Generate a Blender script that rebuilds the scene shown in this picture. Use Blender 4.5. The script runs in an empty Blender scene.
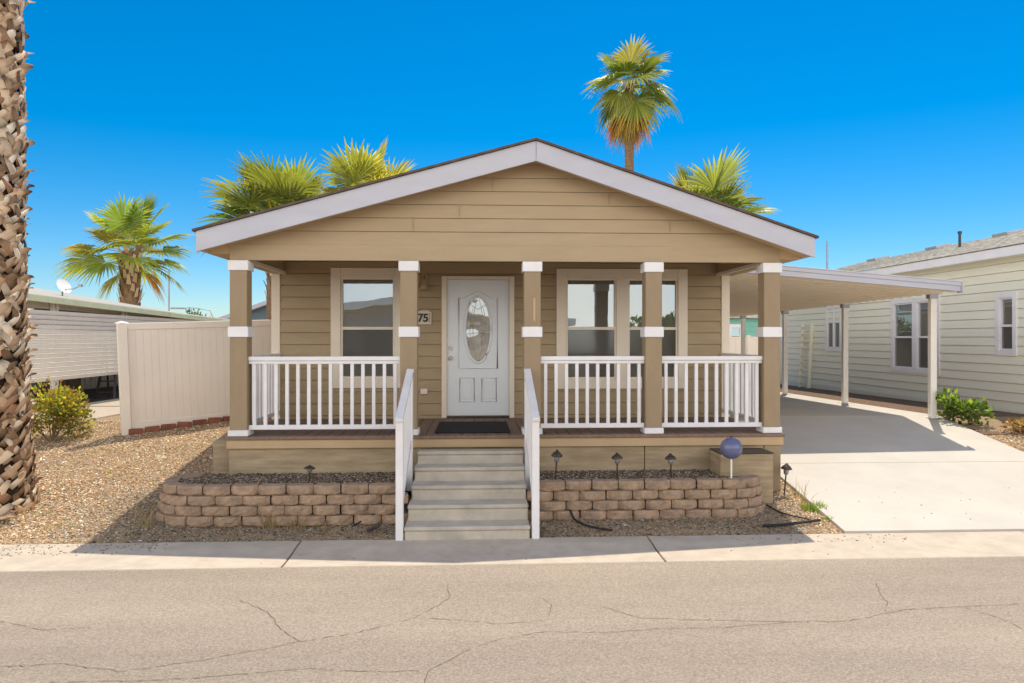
import bpy, bmesh, math, random
import numpy as np
from mathutils import Vector, Matrix, Euler, noise as mn
random.seed(7)
R = math.radians
S = bpy.context.scene
C = S.collection

# ------------------------------------------------------------------ helpers
class MB:
    """collects geometry for one mesh object"""
    def __init__(s): s.v = []; s.f = []; s.sm = []
    def add(s, vs, fs, smooth=False):
        n = len(s.v); s.v += [tuple(v) for v in vs]
        s.f += [tuple(i + n for i in f) for f in fs]; s.sm += [smooth] * len(fs)
    def box(s, x0, x1, y0, y1, z0, z1, M=None):
        vs = [(x, y, z) for x in (x0, x1) for y in (y0, y1) for z in (z0, z1)]
        if M: vs = [M @ Vector(v) for v in vs]
        s.add(vs, [(0, 1, 3, 2), (4, 6, 7, 5), (0, 4, 5, 1), (2, 3, 7, 6), (0, 2, 6, 4), (1, 5, 7, 3)])
        return s
    def quad(s, a, b, c, d): s.add([a, b, c, d], [(0, 1, 2, 3)]); return s
    def bar(s, p, q, w, h=None, up=(0, 0, 1)):
        h = h or w; p = Vector(p); q = Vector(q); d = (q - p); L = d.length; d.normalize()
        u = Vector(up)
        if abs(d.dot(u)) > .98: u = Vector((0, 1, 0))
        r = d.cross(u).normalized(); u = r.cross(d)
        M = Matrix((r, d, u)).transposed().to_4x4(); M.translation = p
        return s.box(-w / 2, w / 2, 0, L, -h / 2, h / 2, M)
    def tube(s, pts, rs, n=10, cap=True, smooth=True):
        pts = [Vector(p) for p in pts]
        if not hasattr(rs, '__len__'): rs = [rs] * len(pts)
        vs = []; k = len(pts)
        for i, p in enumerate(pts):
            d = (pts[min(i + 1, k - 1)] - pts[max(i - 1, 0)]).normalized()
            u = Vector((0, 0, 1)) if abs(d.z) < .9 else Vector((1, 0, 0))
            a = d.cross(u).normalized(); b = a.cross(d)
            for j in range(n):
                t = 2 * math.pi * j / n
                vs.append(p + (a * math.cos(t) + b * math.sin(t)) * rs[i])
        fs = [(i * n + j, i * n + (j + 1) % n, (i + 1) * n + (j + 1) % n, (i + 1) * n + j) for i in range(k - 1) for j in range(n)]
        s.add(vs, fs, smooth)
        if cap: s.add(vs[:n], [tuple(range(n))]); s.add(vs[-n:], [tuple(range(n))[::-1]])
        return s
    def lathe(s, c, prof, n=20, smooth=True):
        c = Vector(c); vs = []
        for (r, z) in prof:
            for j in range(n):
                t = 2 * math.pi * j / n; vs.append(c + Vector((r * math.cos(t), r * math.sin(t), z)))
        fs = [(i * n + j, i * n + (j + 1) % n, (i + 1) * n + (j + 1) % n, (i + 1) * n + j) for i in range(len(prof) - 1) for j in range(n)]
        s.add(vs, fs, smooth); return s
    def prism(s, poly, y0, y1):
        """polygon in XZ extruded along Y"""
        n = len(poly)
        s.add([(x, y0, z) for x, z in poly] + [(x, y1, z) for x, z in poly],
              [tuple(range(n)), tuple(range(2 * n - 1, n - 1, -1))] + [(i, i + n, (i + 1) % n + n, (i + 1) % n) for i in range(n)])
        return s
    def build(s, name, mat, parent=None, bevel=0, loc=None, fix=True):
        me = bpy.data.meshes.new(name)
        me.from_pydata(s.v, [], s.f); me.polygons.foreach_set('use_smooth', s.sm)
        if fix:
            bm = bmesh.new(); bm.from_mesh(me); bmesh.ops.recalc_face_normals(bm, faces=bm.faces); bm.to_mesh(me); bm.free()
        me.update(); me.materials.append(mat)
        o = bpy.data.objects.new(name, me); C.objects.link(o)
        if parent:
            o.parent = parent; w = Vector((0, 0, 0)); p = parent
            mw = wm(p)
            o.matrix_parent_inverse = Matrix()
            me.transform(mw.inverted())
        if bevel:
            m = o.modifiers.new('b', 'BEVEL'); m.width = bevel; m.segments = 1; m.limit_method = 'ANGLE'
        return o
def wm(o):
    M = Matrix.LocRotScale(o.location, o.rotation_euler, o.scale)
    return wm(o.parent) @ M if o.parent else M
def tag(o, label=None, cat=None, group=None, kind=None):
    if label: o['label'] = label
    if cat: o['category'] = cat
    if group: o['group'] = group
    if kind: o['kind'] = kind
    return o
def thing(name, label, cat, loc=(0, 0, 0), group=None, rotz=0):
    o = bpy.data.objects.new(name, None); C.objects.link(o); o.location = loc; o.rotation_euler = (0, 0, rotz)
    o.empty_display_size = .1
    return tag(o, label, cat, group)
def copy_tree(o, parent=None):
    c = o.copy(); C.objects.link(c); c.parent = parent
    for ch in [x for x in bpy.data.objects if x.parent == o]: copy_tree(ch, c)
    return c

# ------------------------------------------------------------------ materials
def N(nt, t, **kw):
    n = nt.nodes.new(t)
    for k, v in kw.items():
        if k in n.inputs: n.inputs[k].default_value = v
        else: setattr(n, k, v)
    return n
def mat(name, col, col2=None, rough=.7, scale=6, detail=6, bump=.15, bscale=None, bdist=.01, stretch=(1, 1, 1), metal=0, spec=.4, stain=None, stscale=1.2, stamt=.5, trans=None, contrast=(.35, .65)):
    m = bpy.data.materials.new(name); m.use_nodes = True; nt = m.node_tree; L = nt.links
    b = nt.nodes['Principled BSDF']; out = nt.nodes['Material Output']
    b.inputs['Roughness'].default_value = rough; b.inputs['Metallic'].default_value = metal
    b.inputs['Specular IOR Level'].default_value = spec
    g = N(nt, 'ShaderNodeNewGeometry'); mp = N(nt, 'ShaderNodeMapping'); mp.inputs['Scale'].default_value = stretch
    L.new(g.outputs['Position'], mp.inputs['Vector'])
    nz = N(nt, 'ShaderNodeTexNoise', Scale=scale, Detail=detail, Roughness=.62); L.new(mp.outputs[0], nz.inputs['Vector'])
    cr = N(nt, 'ShaderNodeValToRGB'); col2 = col2 or tuple(c * .82 for c in col)
    cr.color_ramp.elements[0].position = contrast[0]; cr.color_ramp.elements[1].position = contrast[1]
    cr.color_ramp.elements[0].color = (*col2, 1); cr.color_ramp.elements[1].color = (*col, 1)
    L.new(nz.outputs[0], cr.inputs[0]); c = cr.outputs[0]
    if stain:
        n2 = N(nt, 'ShaderNodeTexNoise', Scale=stscale, Detail=5, Roughness=.6); L.new(g.outputs['Position'], n2.inputs['Vector'])
        r2 = N(nt, 'ShaderNodeMapRange'); r2.inputs['From Min'].default_value = .48; r2.inputs['From Max'].default_value = .72; r2.inputs['To Max'].default_value = stamt
        L.new(n2.outputs[0], r2.inputs[0])
        mx = N(nt, 'ShaderNodeMix', data_type='RGBA'); L.new(r2.outputs[0], mx.inputs[0]); L.new(c, mx.inputs[6]); mx.inputs[7].default_value = (*stain, 1); c = mx.outputs[2]
    L.new(c, b.inputs['Base Color'])
    if bump:
        n3 = N(nt, 'ShaderNodeTexNoise', Scale=bscale or scale * 6, Detail=4); L.new(mp.outputs[0], n3.inputs['Vector'])
        bp = N(nt, 'ShaderNodeBump', Strength=bump, Distance=bdist); L.new(n3.outputs[0], bp.inputs['Height']); L.new(bp.outputs[0], b.inputs['Normal'])
    if trans:
        t = N(nt, 'ShaderNodeBsdfTranslucent'); t.inputs[0].default_value = (*trans[:3], 1)
        ms = N(nt, 'ShaderNodeMixShader'); ms.inputs[0].default_value = trans[3]
        L.new(b.outputs[0], ms.inputs[1]); L.new(t.outputs[0], ms.inputs[2]); L.new(ms.outputs[0], out.inputs[0])
    m['c'] = 1
    return m

TAN = (.50, .37, .225)
M = {}
M['siding'] = mat('tan_siding', (.395, .305, .185), (.355, .27, .163), scale=2.2, stretch=(1, 1, 5), bump=.1, bscale=40, bdist=.004, rough=.65)
M['gable'] = mat('gable_siding', (.415, .318, .20), (.38, .29, .18), scale=1.6, stretch=(1, 1, 6), bump=.1, bscale=40, bdist=.004, rough=.65)
M['column'] = mat('column_paint', (.325, .243, .152), (.285, .213, .132), scale=3, stretch=(2, 2, .7), bump=.1, bscale=50, bdist=.003, rough=.6, stain=(.33, .25, .15), stamt=.3)
M['trimtan'] = mat('light_tan_trim', (.80, .72, .60), (.76, .68, .57), scale=3, bump=.05, rough=.6)
M['white'] = mat('white_paint', (.80, .80, .82), (.73, .73, .745), scale=4, bump=.08, bscale=40, bdist=.003, rough=.5, stain=(.6, .55, .48), stamt=.25)
M['fascia'] = mat('fascia_paint', (.50, .515, .58), (.46, .47, .53), scale=1.5, stretch=(1, 1, 4), bump=.06, rough=.6, stain=(.55, .5, .45), stamt=.2)
M['soffit'] = mat('soffit_paint', (.52, .38, .22), (.47, .34, .20), scale=3, bump=.05, rough=.7)
M['skirt'] = mat('weathered_plywood', (.44, .35, .225), (.29, .22, .135), scale=2.2, stretch=(1, 1, 9), detail=8, bump=.3, bscale=22, bdist=.006, rough=.85, stain=(.30, .23, .13), stscale=2.5, stamt=.45)
M['deck'] = mat('brown_decking', (.25, .165, .12), (.18, .12, .09), scale=2, stretch=(8, .8, 1), bump=.2, rough=.75)
M['shingle'] = mat('brown_shingle', (.14, .10, .075), (.08, .06, .05), scale=9, bump=.4, rough=.9)
M['asph_step'] = mat('step_concrete', (.56, .51, .43), (.45, .405, .335), scale=4, detail=9, bump=.25, bscale=50, bdist=.004, rough=.9, stain=(.24, .22, .19), stscale=3, stamt=.45)
M['mat'] = mat('black_mat', (.012, .012, .013), (.022, .022, .022), scale=60, bump=.6, bscale=160, bdist=.006, rough=.95)
M['black'] = mat('black_plastic', (.025, .022, .022), (.05, .042, .04), scale=12, bump=.1, rough=.45)
M['bronze'] = mat('bronze_metal', (.10, .075, .06), (.05, .04, .035), scale=14, bump=.1, rough=.45, metal=.6)
M['brass'] = mat('aged_brass', (.50, .40, .25), (.3, .23, .13), scale=20, bump=.05, rough=.35, metal=.8)
M['chrome'] = mat('satin_nickel', (.62, .56, .47), (.45, .4, .33), scale=20, bump=0, rough=.25, metal=1)
M['block'] = mat('retaining_block', (.46, .325, .22), (.24, .168, .115), scale=10, detail=10, bump=.8, bscale=45, bdist=.018, rough=.95, stain=(.20, .15, .12), stscale=4, stamt=.4, contrast=(.3, .7))
M['brick'] = mat('red_brick', (.34, .13, .075), (.20, .08, .05), scale=6, bump=.4, rough=.9)
M['vinyl'] = mat('vinyl_fence', (.90, .83, .73), (.86, .79, .69), scale=2, bump=.03, rough=.4, spec=.5)
M['almond'] = mat('almond_metal', (.88, .84, .78), (.82, .78, .72), scale=3, bump=.03, rough=.4)
M['sage'] = mat('cream_siding', (.86, .845, .705), (.82, .805, .67), scale=2, stretch=(1, 1, 5), bump=.08, bscale=40, bdist=.004, rough=.65)
M['roofgrey'] = mat('cream_shingle', (.66, .62, .54), (.40, .385, .35), scale=5, stretch=(1.3, 1.3, 6), detail=3, bump=.5, bscale=14, rough=.9, contrast=(.42, .58))
M['roofleft'] = mat('pale_roof_sheet', (.42, .39, .34), (.36, .34, .30), scale=4, bump=.1, rough=.7)
M['eavegreen'] = mat('pale_green_gutter', (.56, .60, .42), (.5, .53, .38), scale=4, bump=.03, rough=.5)
M['teal'] = mat('teal_siding', (.22, .52, .44), (.19, .47, .40), scale=2, bump=.05)
M['slate'] = mat('slate_wall', (.13, .18, .21), (.10, .15, .18), scale=2, bump=.05)
M['soil'] = mat('planter_soil', (.12, .095, .07), (.05, .04, .032), scale=22, detail=8, bump=.8, bscale=60, bdist=.03, rough=1)
M['screen'] = mat('insect_screen', (.05, .048, .045), (.035, .034, .033), scale=5, bump=0, rough=.5)
M['blind'] = mat('window_blind', (.66, .62, .55), (.58, .54, .48), scale=3, bump=0)
M['glasslead'] = None
M['blue'] = mat('blue_globe_glass', (.125, .14, .265), (.10, .11, .22), scale=5, bump=.05, rough=.22, spec=.6)
M['hose'] = mat('black_hose', (.012, .012, .012), rough=.5, bump=0)
M['wood'] = mat('old_wood', (.30, .22, .14), (.2, .14, .09), scale=5, bump=.2)
M['galv'] = mat('grey_metal', (.35, .36, .38), (.28, .29, .31), scale=8, bump=.03, rough=.4, metal=.6)
M['trunk'] = mat('palm_trunk_bark', (.34, .22, .13), (.16, .10, .065), scale=7, stretch=(1, 1, 4), bump=.8, bscale=16, bdist=.05, rough=.95)
def boot_mat():
    m = mat('palm_boot', (.50, .37, .25), (.20, .12, .075), scale=5, stretch=(1, 1, 1), detail=6, bump=.5, bscale=50, bdist=.01, rough=.9, contrast=(.32, .62))
    return m
M['boot'] = boot_mat()
def attr_mat(name, rough=.9, mult=1., trans=None, bump=0, spec=.3):
    m = bpy.data.materials.new(name); m.use_nodes = True; nt = m.node_tree; L = nt.links; b = nt.nodes['Principled BSDF']
    a = N(nt, 'ShaderNodeAttribute'); a.attribute_name = 'tint'
    b.inputs['Roughness'].default_value = rough; b.inputs['Specular IOR Level'].default_value = spec
    L.new(a.outputs['Color'], b.inputs['Base Color'])
    if trans:
        t = N(nt, 'ShaderNodeBsdfTranslucent')
        mx = N(nt, 'ShaderNodeMix', data_type='RGBA', blend_type='MULTIPLY'); mx.inputs[0].default_value = 1
        L.new(a.outputs['Color'], mx.inputs[6]); mx.inputs[7].default_value = (*trans[:3], 1); L.new(mx.outputs[2], t.inputs[0])
        ms = N(nt, 'ShaderNodeMixShader'); ms.inputs[0].default_value = trans[3]
        L.new(b.outputs[0], ms.inputs[1]); L.new(t.outputs[0], ms.inputs[2]); L.new(ms.outputs[0], nt.nodes['Material Output'].inputs[0])
    return m
M['stone'] = attr_mat('gravel_stone', .95, spec=.08)
M['leaf'] = attr_mat('leaf', .5, trans=(2.0, 2.1, .8, .5), spec=.4)
M['frond'] = attr_mat('palm_frond', .45, trans=(1.9, 1.8, .9, .42), spec=.5)
M['bootc'] = attr_mat('palm_boot_tinted', .9)

def add_tint(o, cols):
    a = o.data.color_attributes.new('tint', 'FLOAT_COLOR', 'POINT')
    arr = np.ones((len(o.data.vertices), 4), dtype=np.float32); arr[:, :3] = np.asarray(cols, dtype=np.float32)
    a.data.foreach_set('color', arr.ravel())

# asphalt with cracks
def asphalt():
    m = mat('asphalt', (.335, .28, .225), (.26, .213, .168), scale=45, detail=10, bump=.5, bscale=220, bdist=.006, rough=.92, contrast=(.34, .62), stain=(.35, .29, .225), stscale=.9, stamt=.5)
    nt = m.node_tree; L = nt.links; b = nt.nodes['Principled BSDF']
    src = b.inputs['Base Color'].links[0].from_socket
    g = N(nt, 'ShaderNodeNewGeometry')
    v = N(nt, 'ShaderNodeTexVoronoi', Scale=95.0); L.new(g.outputs['Position'], v.inputs['Vector'])
    r = N(nt, 'ShaderNodeMapRange'); r.inputs['From Min'].default_value = .1; r.inputs['From Max'].default_value = .9; r.inputs['To Min'].default_value = .8; r.inputs['To Max'].default_value = 1.15
    sx = N(nt, 'ShaderNodeSeparateColor'); L.new(v.outputs['Color'], sx.inputs[0]); L.new(sx.outputs[0], r.inputs[0])
    mp = N(nt, 'ShaderNodeMapping'); mp.inputs['Scale'].default_value = (.12, .9, 1); L.new(g.outputs['Position'], mp.inputs[0])
    k = N(nt, 'ShaderNodeTexNoise', Scale=1.3, Detail=5, Roughness=.6); L.new(mp.outputs[0], k.inputs['Vector'])
    kr = N(nt, 'ShaderNodeMapRange'); kr.inputs['From Min'].default_value = .3; kr.inputs['From Max'].default_value = .7; kr.inputs['To Min'].default_value = .86; kr.inputs['To Max'].default_value = 1.12; L.new(k.outputs[0], kr.inputs[0])
    mu = N(nt, 'ShaderNodeMath', operation='MULTIPLY'); L.new(r.outputs[0], mu.inputs[0]); L.new(kr.outputs[0], mu.inputs[1])
    mx = N(nt, 'ShaderNodeVectorMath', operation='SCALE'); L.new(src, mx.inputs[0]); L.new(mu.outputs[0], mx.inputs['Scale'])
    L.new(mx.outputs[0], b.inputs['Base Color'])
    return m
M['asphalt'] = asphalt()
M['concrete'] = mat('kerb_concrete', (.53, .455, .37), (.44, .375, .30), scale=5, detail=9, bump=.3, bscale=90, bdist=.004, rough=.9, stain=(.38, .33, .27), stscale=1.5, stamt=.4)
M['drive'] = mat('driveway_concrete', (.52, .49, .44), (.465, .435, .39), scale=1.6, detail=8, bump=.15, bscale=90, bdist=.003, rough=.85, stain=(.46, .42, .365), stscale=.5, stamt=.55)
M['ground'] = mat('gravel_ground', (.48, .34, .21), (.20, .14, .09), scale=38, detail=10, bump=1, bscale=48, bdist=.03, rough=1, contrast=(.36, .62), stain=(.30, .22, .145), stscale=.8, stamt=.5)
M['dirt'] = mat('dark_dirt', (.20, .13, .085), (.11, .07, .045), scale=12, detail=8, bump=.6, rough=1)
M['path'] = mat('pale_slab', (.50, .42, .32), (.42, .35, .27), scale=6, bump=.2)
M['nslab'] = mat('grey_slab', (.13, .12, .11), (.09, .085, .08), scale=4, bump=.2)

def glass(name, refl, tint=(.03, .035, .04), rough=.0, wav=.0, tr=.62):
    m = bpy.data.materials.new(name); m.use_nodes = True; nt = m.node_tree; L = nt.links
    nt.nodes.remove(nt.nodes['Principled BSDF'])
    t = N(nt, 'ShaderNodeBsdfTransparent'); t.inputs[0].default_value = (tr, tr, tr, 1)
    gl = N(nt, 'ShaderNodeBsdfGlossy'); gl.inputs['Roughness'].default_value = rough; gl.inputs[0].default_value = (.80, .93, 1, 1)
    ms = N(nt, 'ShaderNodeMixShader'); ms.inputs[0].default_value = refl
    if wav:
        g = N(nt, 'ShaderNodeNewGeometry'); n = N(nt, 'ShaderNodeTexNoise', Scale=3, Detail=1); L.new(g.outputs['Position'], n.inputs['Vector'])
        b = N(nt, 'ShaderNodeBump', Strength=wav, Distance=.02); L.new(n.outputs[0], b.inputs['Height']); L.new(b.outputs[0], gl.inputs['Normal'])
    L.new(t.outputs[0], ms.inputs[1]); L.new(gl.outputs[0], ms.inputs[2]); L.new(ms.outputs[0], nt.nodes['Material Output'].inputs[0])
    return m
M['glass'] = glass('window_glass', .26, wav=.03, tr=.75)
M['glassdark'] = glass('screened_glass', .08, rough=.12, tr=.55)
M['glasslead'] = glass('leaded_glass', .22, tr=.92, rough=.06, wav=1.2)

# ------------------------------------------------------------------ world, sun, camera
FILL = 18
SUN = Vector((.20, .395, 1)).normalized()
elev = math.asin(SUN.z); az = math.atan2(SUN.x, SUN.y)
w = bpy.data.worlds.new('World'); S.world = w; w.use_nodes = True; nt = w.node_tree
bg = nt.nodes['Background']; sky = nt.nodes.new('ShaderNodeTexSky'); sky.sky_type = 'NISHITA'; sky.sun_disc = False
sky.sun_elevation = elev; sky.sun_rotation = az; sky.air_density = 1.0; sky.dust_density = .3; sky.ozone_density = 2.2; sky.altitude = 400
hs = nt.nodes.new('ShaderNodeHueSaturation'); hs.inputs['Saturation'].default_value = 1.42; hs.inputs['Hue'].default_value = .493
ml = nt.nodes.new('ShaderNodeMix'); ml.data_type = 'RGBA'; ml.blend_type = 'MULTIPLY'; ml.inputs[0].default_value = 1; ml.inputs[7].default_value = (.70, .80, .92, 1)
nt.links.new(sky.outputs[0], ml.inputs[6]); nt.links.new(ml.outputs[2], hs.inputs['Color'])
# bright fill glow added overhead and on the street side to lift shaded fronts
tc = nt.nodes.new('ShaderNodeTexCoord'); sp = nt.nodes.new('ShaderNodeSeparateXYZ'); nt.links.new(tc.outputs['Generated'], sp.inputs[0])
def mr(sock, a, b):
    n = nt.nodes.new('ShaderNodeMapRange'); n.interpolation_type = 'SMOOTHSTEP'; n.inputs['From Min'].default_value = a; n.inputs['From Max'].default_value = b
    nt.links.new(sock, n.inputs[0]); return n.outputs[0]
mxx = nt.nodes.new('ShaderNodeMath'); mxx.operation = 'MAXIMUM'; zf = mr(sp.outputs['Z'], .2, .8)
dt = nt.nodes.new('ShaderNodeVectorMath'); dt.operation = 'DOT_PRODUCT'; nt.links.new(tc.outputs['Generated'], dt.inputs[0]); dt.inputs[1].default_value = (-.55, -.83, 0)
def ma(op, a, b):
    n = nt.nodes.new('ShaderNodeMath'); n.operation = op
    for i, q in enumerate((a, b)):
        if isinstance(q, (int, float)): n.inputs[i].default_value = q
        else: nt.links.new(q, n.inputs[i])
    return n.outputs[0]
bk = mr(ma('MAXIMUM', dt.outputs['Value'], ma('MULTIPLY', sp.outputs['Y'], -1.0)), .02, .42)
nt.links.new(ma('MULTIPLY', mr(sp.outputs['Z'], .52, .9), .09), mxx.inputs[0]); nt.links.new(ma('MULTIPLY', bk, ma('SUBTRACT', 1.0, ma('MULTIPLY', zf, .88))), mxx.inputs[1])
nz_ = nt.nodes.new('ShaderNodeTexNoise'); nz_.inputs['Scale'].default_value = 2.2; nz_.inputs['Detail'].default_value = 5; nt.links.new(tc.outputs['Generated'], nz_.inputs['Vector'])
fill_ramp = nt.nodes.new('ShaderNodeValToRGB'); fill_ramp.color_ramp.elements[0].position = .35; fill_ramp.color_ramp.elements[1].position = .65
fill_ramp.color_ramp.elements[0].color = (FILL * .72, FILL * .76, FILL * .80, 1); fill_ramp.color_ramp.elements[1].color = (FILL * 1.12, FILL * 1.0, FILL * .87, 1); nt.links.new(nz_.outputs[0], fill_ramp.inputs[0])
sm = nt.nodes.new('ShaderNodeMix'); sm.data_type = 'RGBA'; nt.links.new(mxx.outputs[0], sm.inputs[0]); nt.links.new(hs.outputs[0], sm.inputs[6]); nt.links.new(fill_ramp.outputs[0], sm.inputs[7])
nt.links.new(sm.outputs[2], bg.inputs[0]); bg.inputs[1].default_value = .15
sl = bpy.data.lights.new('sun', 'SUN'); sl.energy = 5; sl.angle = R(.5); sl.color = (1, .90, .74)
so = bpy.data.objects.new('sun', sl); C.objects.link(so); so.rotation_euler = SUN.to_track_quat('Z', 'Y').to_euler(); so.location = (5, 12, 20)
cd = bpy.data.cameras.new('camera'); co = bpy.data.objects.new('camera', cd); C.objects.link(co); S.camera = co
cd.sensor_width = 36; cd.lens = 740 / 1024 * 36; cd.clip_end = 1000; cd.shift_y = -3.5 / 1024
th = math.atan(36 / 740)
co.location = (0, 0, 2.08); co.rotation_euler = (R(90), 0, -th)
S.view_settings.view_transform = 'Standard'; S.view_settings.look = 'None'; S.view_settings.exposure = 0

# ------------------------------------------------------------------ terrain
def gz(x, y):
    if y < 7.5: z = -.03 if y < 6.7 else -.03 + .045 * min(1, (y - 6.7) / .8)
    elif y < 12: z = .015 + .1645 * (y - 7.5)
    else: z = .755 - .012 * (y - 12)
    if y > 40: z = .42
    if y < -3.2: z = -.03 + .1 * min(1, (-3.2 - y) / 2)
    return z
def gzn(x, y):
    return gz(x, y) + (mn.noise(Vector((x * 1.1, y * 1.1, 0))) * .02 + mn.noise(Vector((x * 4, y * 4, 3))) * .008 if 7.7 < y < 30 else 0)
xs = [-300, -120, -60, -30, -20, -15, -12] + [-10 + i * .12 for i in range(int(22 / .12))] + [12.5, 15, 20, 30, 60, 120, 300]
ys = [-200, -60, -20, -8, -5.2, -3.2, 6.7, 7.5] + [7.6 + i * .12 for i in range(60)] + [15, 16, 18, 20, 22, 25, 30, 40, 41, 60, 120, 400]
mb = MB(); nx = len(xs)
mb.add([(x, y, gzn(x, y)) for y in ys for x in xs], [(j * nx + i, j * nx + i + 1, (j + 1) * nx + i + 1, (j + 1) * nx + i) for j in range(len(ys) - 1) for i in range(nx - 1)], True)
tag(mb.build('ground', M['ground'], fix=False), kind='structure')
# road
mb = MB(); mb.quad((-150, -3, 0), (150, -3, 0), (150, 6.8, 0), (-150, 6.8, 0)); tag(mb.build('road', M['asphalt']), kind='structure')
CR = [[(-3.6, 4.86), (-3.0, 4.82), (-2.65, 4.86), (-2.21, 4.72), (-1.78, 4.86), (-1.61, 4.94), (-1.44, 5.01), (-1.2, 5.13), (-.92, 5.23), (-.66, 5.38), (-.45, 5.53), (-.34, 5.7), (-.21, 5.94), (-.24, 6.25)],
 [(-3.1, 4.5), (-2.51, 4.6), (-2.1, 4.59), (-1.69, 4.61), (-1.34, 4.67), (-1.04, 4.71), (-.85, 4.67), (-.5, 4.64), (-.29, 4.66), (-.17, 4.79), (-.01, 4.99), (.17, 5.11), (.49, 5.22), (.87, 5.18), (1.31, 5.23), (1.75, 5.23), (2.3, 5.31), (2.75, 5.31), (3.28, 5.51), (3.74, 5.55), (4.28, 5.59), (5, 5.7)],
 [(-.45, 5.53), (-.12, 5.47), (.17, 5.38), (.5, 5.42)], [(-.29, 4.66), (-.31, 4.48), (-.2, 4.3)], [(3.39, 6.12), (3.28, 5.86), (3.23, 5.66), (3.09, 5.47)], [(.51, 5.9), (.59, 5.76), (.54, 5.52)],
 [(.96, 5.7), (1.22, 5.44), (1.65, 5.38), (2.3, 5.31)], [(3.74, 5.55), (3.89, 5.31), (3.9, 5.09)], [(-4, 5.75), (-3.48, 5.6), (-3.1, 5.43), (-2.77, 5.45)], [(-1.2, 5.13), (-1.39, 5.35), (-1.58, 5.7), (-1.87, 5.97)]]
rc = random.Random(5); mb = MB()
for c in CR:
    pts = [Vector((*c[0], 0))]
    for p, q in zip(c[:-1], c[1:]):
        n = max(2, int(math.dist(p, q) / .035))
        for k in range(1, n + 1):
            t = k / n; pts.append(Vector((p[0] + (q[0] - p[0]) * t, p[1] + (q[1] - p[1]) * t, 0)) + (Vector((rc.gauss(0, .004), rc.gauss(0, .006), 0)) if k < n else Vector((0, 0, 0))))
    for p, q in zip(pts[:-1], pts[1:]):
        if rc.random() < .10: continue
        w_ = rc.uniform(.001, .003); d = (q - p).normalized(); nn = Vector((-d.y, d.x, 0)) * w_; z = Vector((0, 0, .0035))
        mb.quad(p - nn + z, q - nn + z, q + nn + z, p + nn + z)
tag(mb.build('road_cracks', mat('crack_brown', (.16, .125, .09), (.11, .085, .06), bump=0, rough=1), fix=False), kind='structure')  # thin dark brown strips drawn as cracks in the asphalt
# rolled kerb: profile extruded along X with joints
prof = [(6.79, -.02), (6.79, .006), (6.98, .008), (7.2, .018), (7.34, .033), (7.54, .04), (7.56, .035), (7.56, -.02)]
def skewY(x, y): return y + .0 * x
mb = MB(); cuts = [-60, -42, -30, -20, -12.5, -8.9, -5.3, -1.76, 1.76, 5.75, 8.7, 12.3, 20, 30, 45, 60]
for a, b in zip(cuts[:-1], cuts[1:]):
    a += .009; b -= .009; n = len(prof); vs = [(x, y, z) for x in (a, b) for y, z in prof]
    mb.add(vs, [(i, i + 1, n + i + 1, n + i) for i in range(n - 1)] + [tuple(range(n)), tuple(range(2 * n - 1, n - 1, -1))])
tag(mb.build('kerb', M['concrete'], bevel=.006), kind='structure')
mb = MB(); mb.box(-60, 60, 6.8, 7.53, -.03, .0015); tag(mb.build('kerb_joint_bed', M['dirt']), kind='structure')
# driveway slabs following the slope, joints between
def slab(mb, x0, x1, y0, y1, h=.03, n=6):
    for k in range(n):
        a = y0 + (y1 - y0) * k / n; b = y0 + (y1 - y0) * (k + 1) / n
        mb.quad((x0, a, gz(0, a) + h), (x1, a, gz(0, a) + h), (x1, b, gz(0, b) + h), (x0, b, gz(0, b) + h))
    mb.quad((x0, y0, gz(0, y0) + h), (x1, y0, gz(0, y0) + h), (x1, y0, gz(0, y0) - .08), (x0, y0, gz(0, y0) - .08))
    for x in (x0, x1):
        for k in range(n):
            a = y0 + (y1 - y0) * k / n; b = y0 + (y1 - y0) * (k + 1) / n
            mb.quad((x, a, gz(0, a) + h), (x, b, gz(0, b) + h), (x, b, gz(0, b) - .08), (x, a, gz(0, a) - .08))
mb = MB()
for (a, b) in ((7.575, 9.69), (9.70, 12.0), (12.01, 15.5), (15.51, 19), (19.01, 22.5)): slab(mb, 3.86, 7.72, a, b)
tag(mb.build('driveway', M['drive']), kind='structure')
mb = MB(); slab(mb, 7.74, 9.5, 11.0, 27, h=.012, n=12); tag(mb.build('dirt_strip', M['dirt']), kind='structure')
mb = MB(); slab(mb, -11, -7.75, 12.6, 27, h=.014, n=6); tag(mb.build('side_slab', M['nslab']), kind='structure')
mb = MB(); slab(mb, -7.9, -6.2, 12.2, 14.8, h=.02, n=4); slab(mb, -7.74, -4.6, 15, 26, h=.02, n=4); tag(mb.build('path', M['path']), kind='structure')
mb = MB(); mb.box(-2.95, -.86, 8.08, 8.88, .1, .475); mb.box(.68, 2.86, 8.15, 8.88, .1, .475); mb.box(2.86, 3.12, 8.3, 8.86, .1, .472); mb.box(-3.34, -2.95, 8.3, 8.9, .1, .472); mb.box(-.86, .68, 8.76, 8.88, .1, .474)
tag(mb.build('planter_soil', M['soil']), kind='structure')

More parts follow.
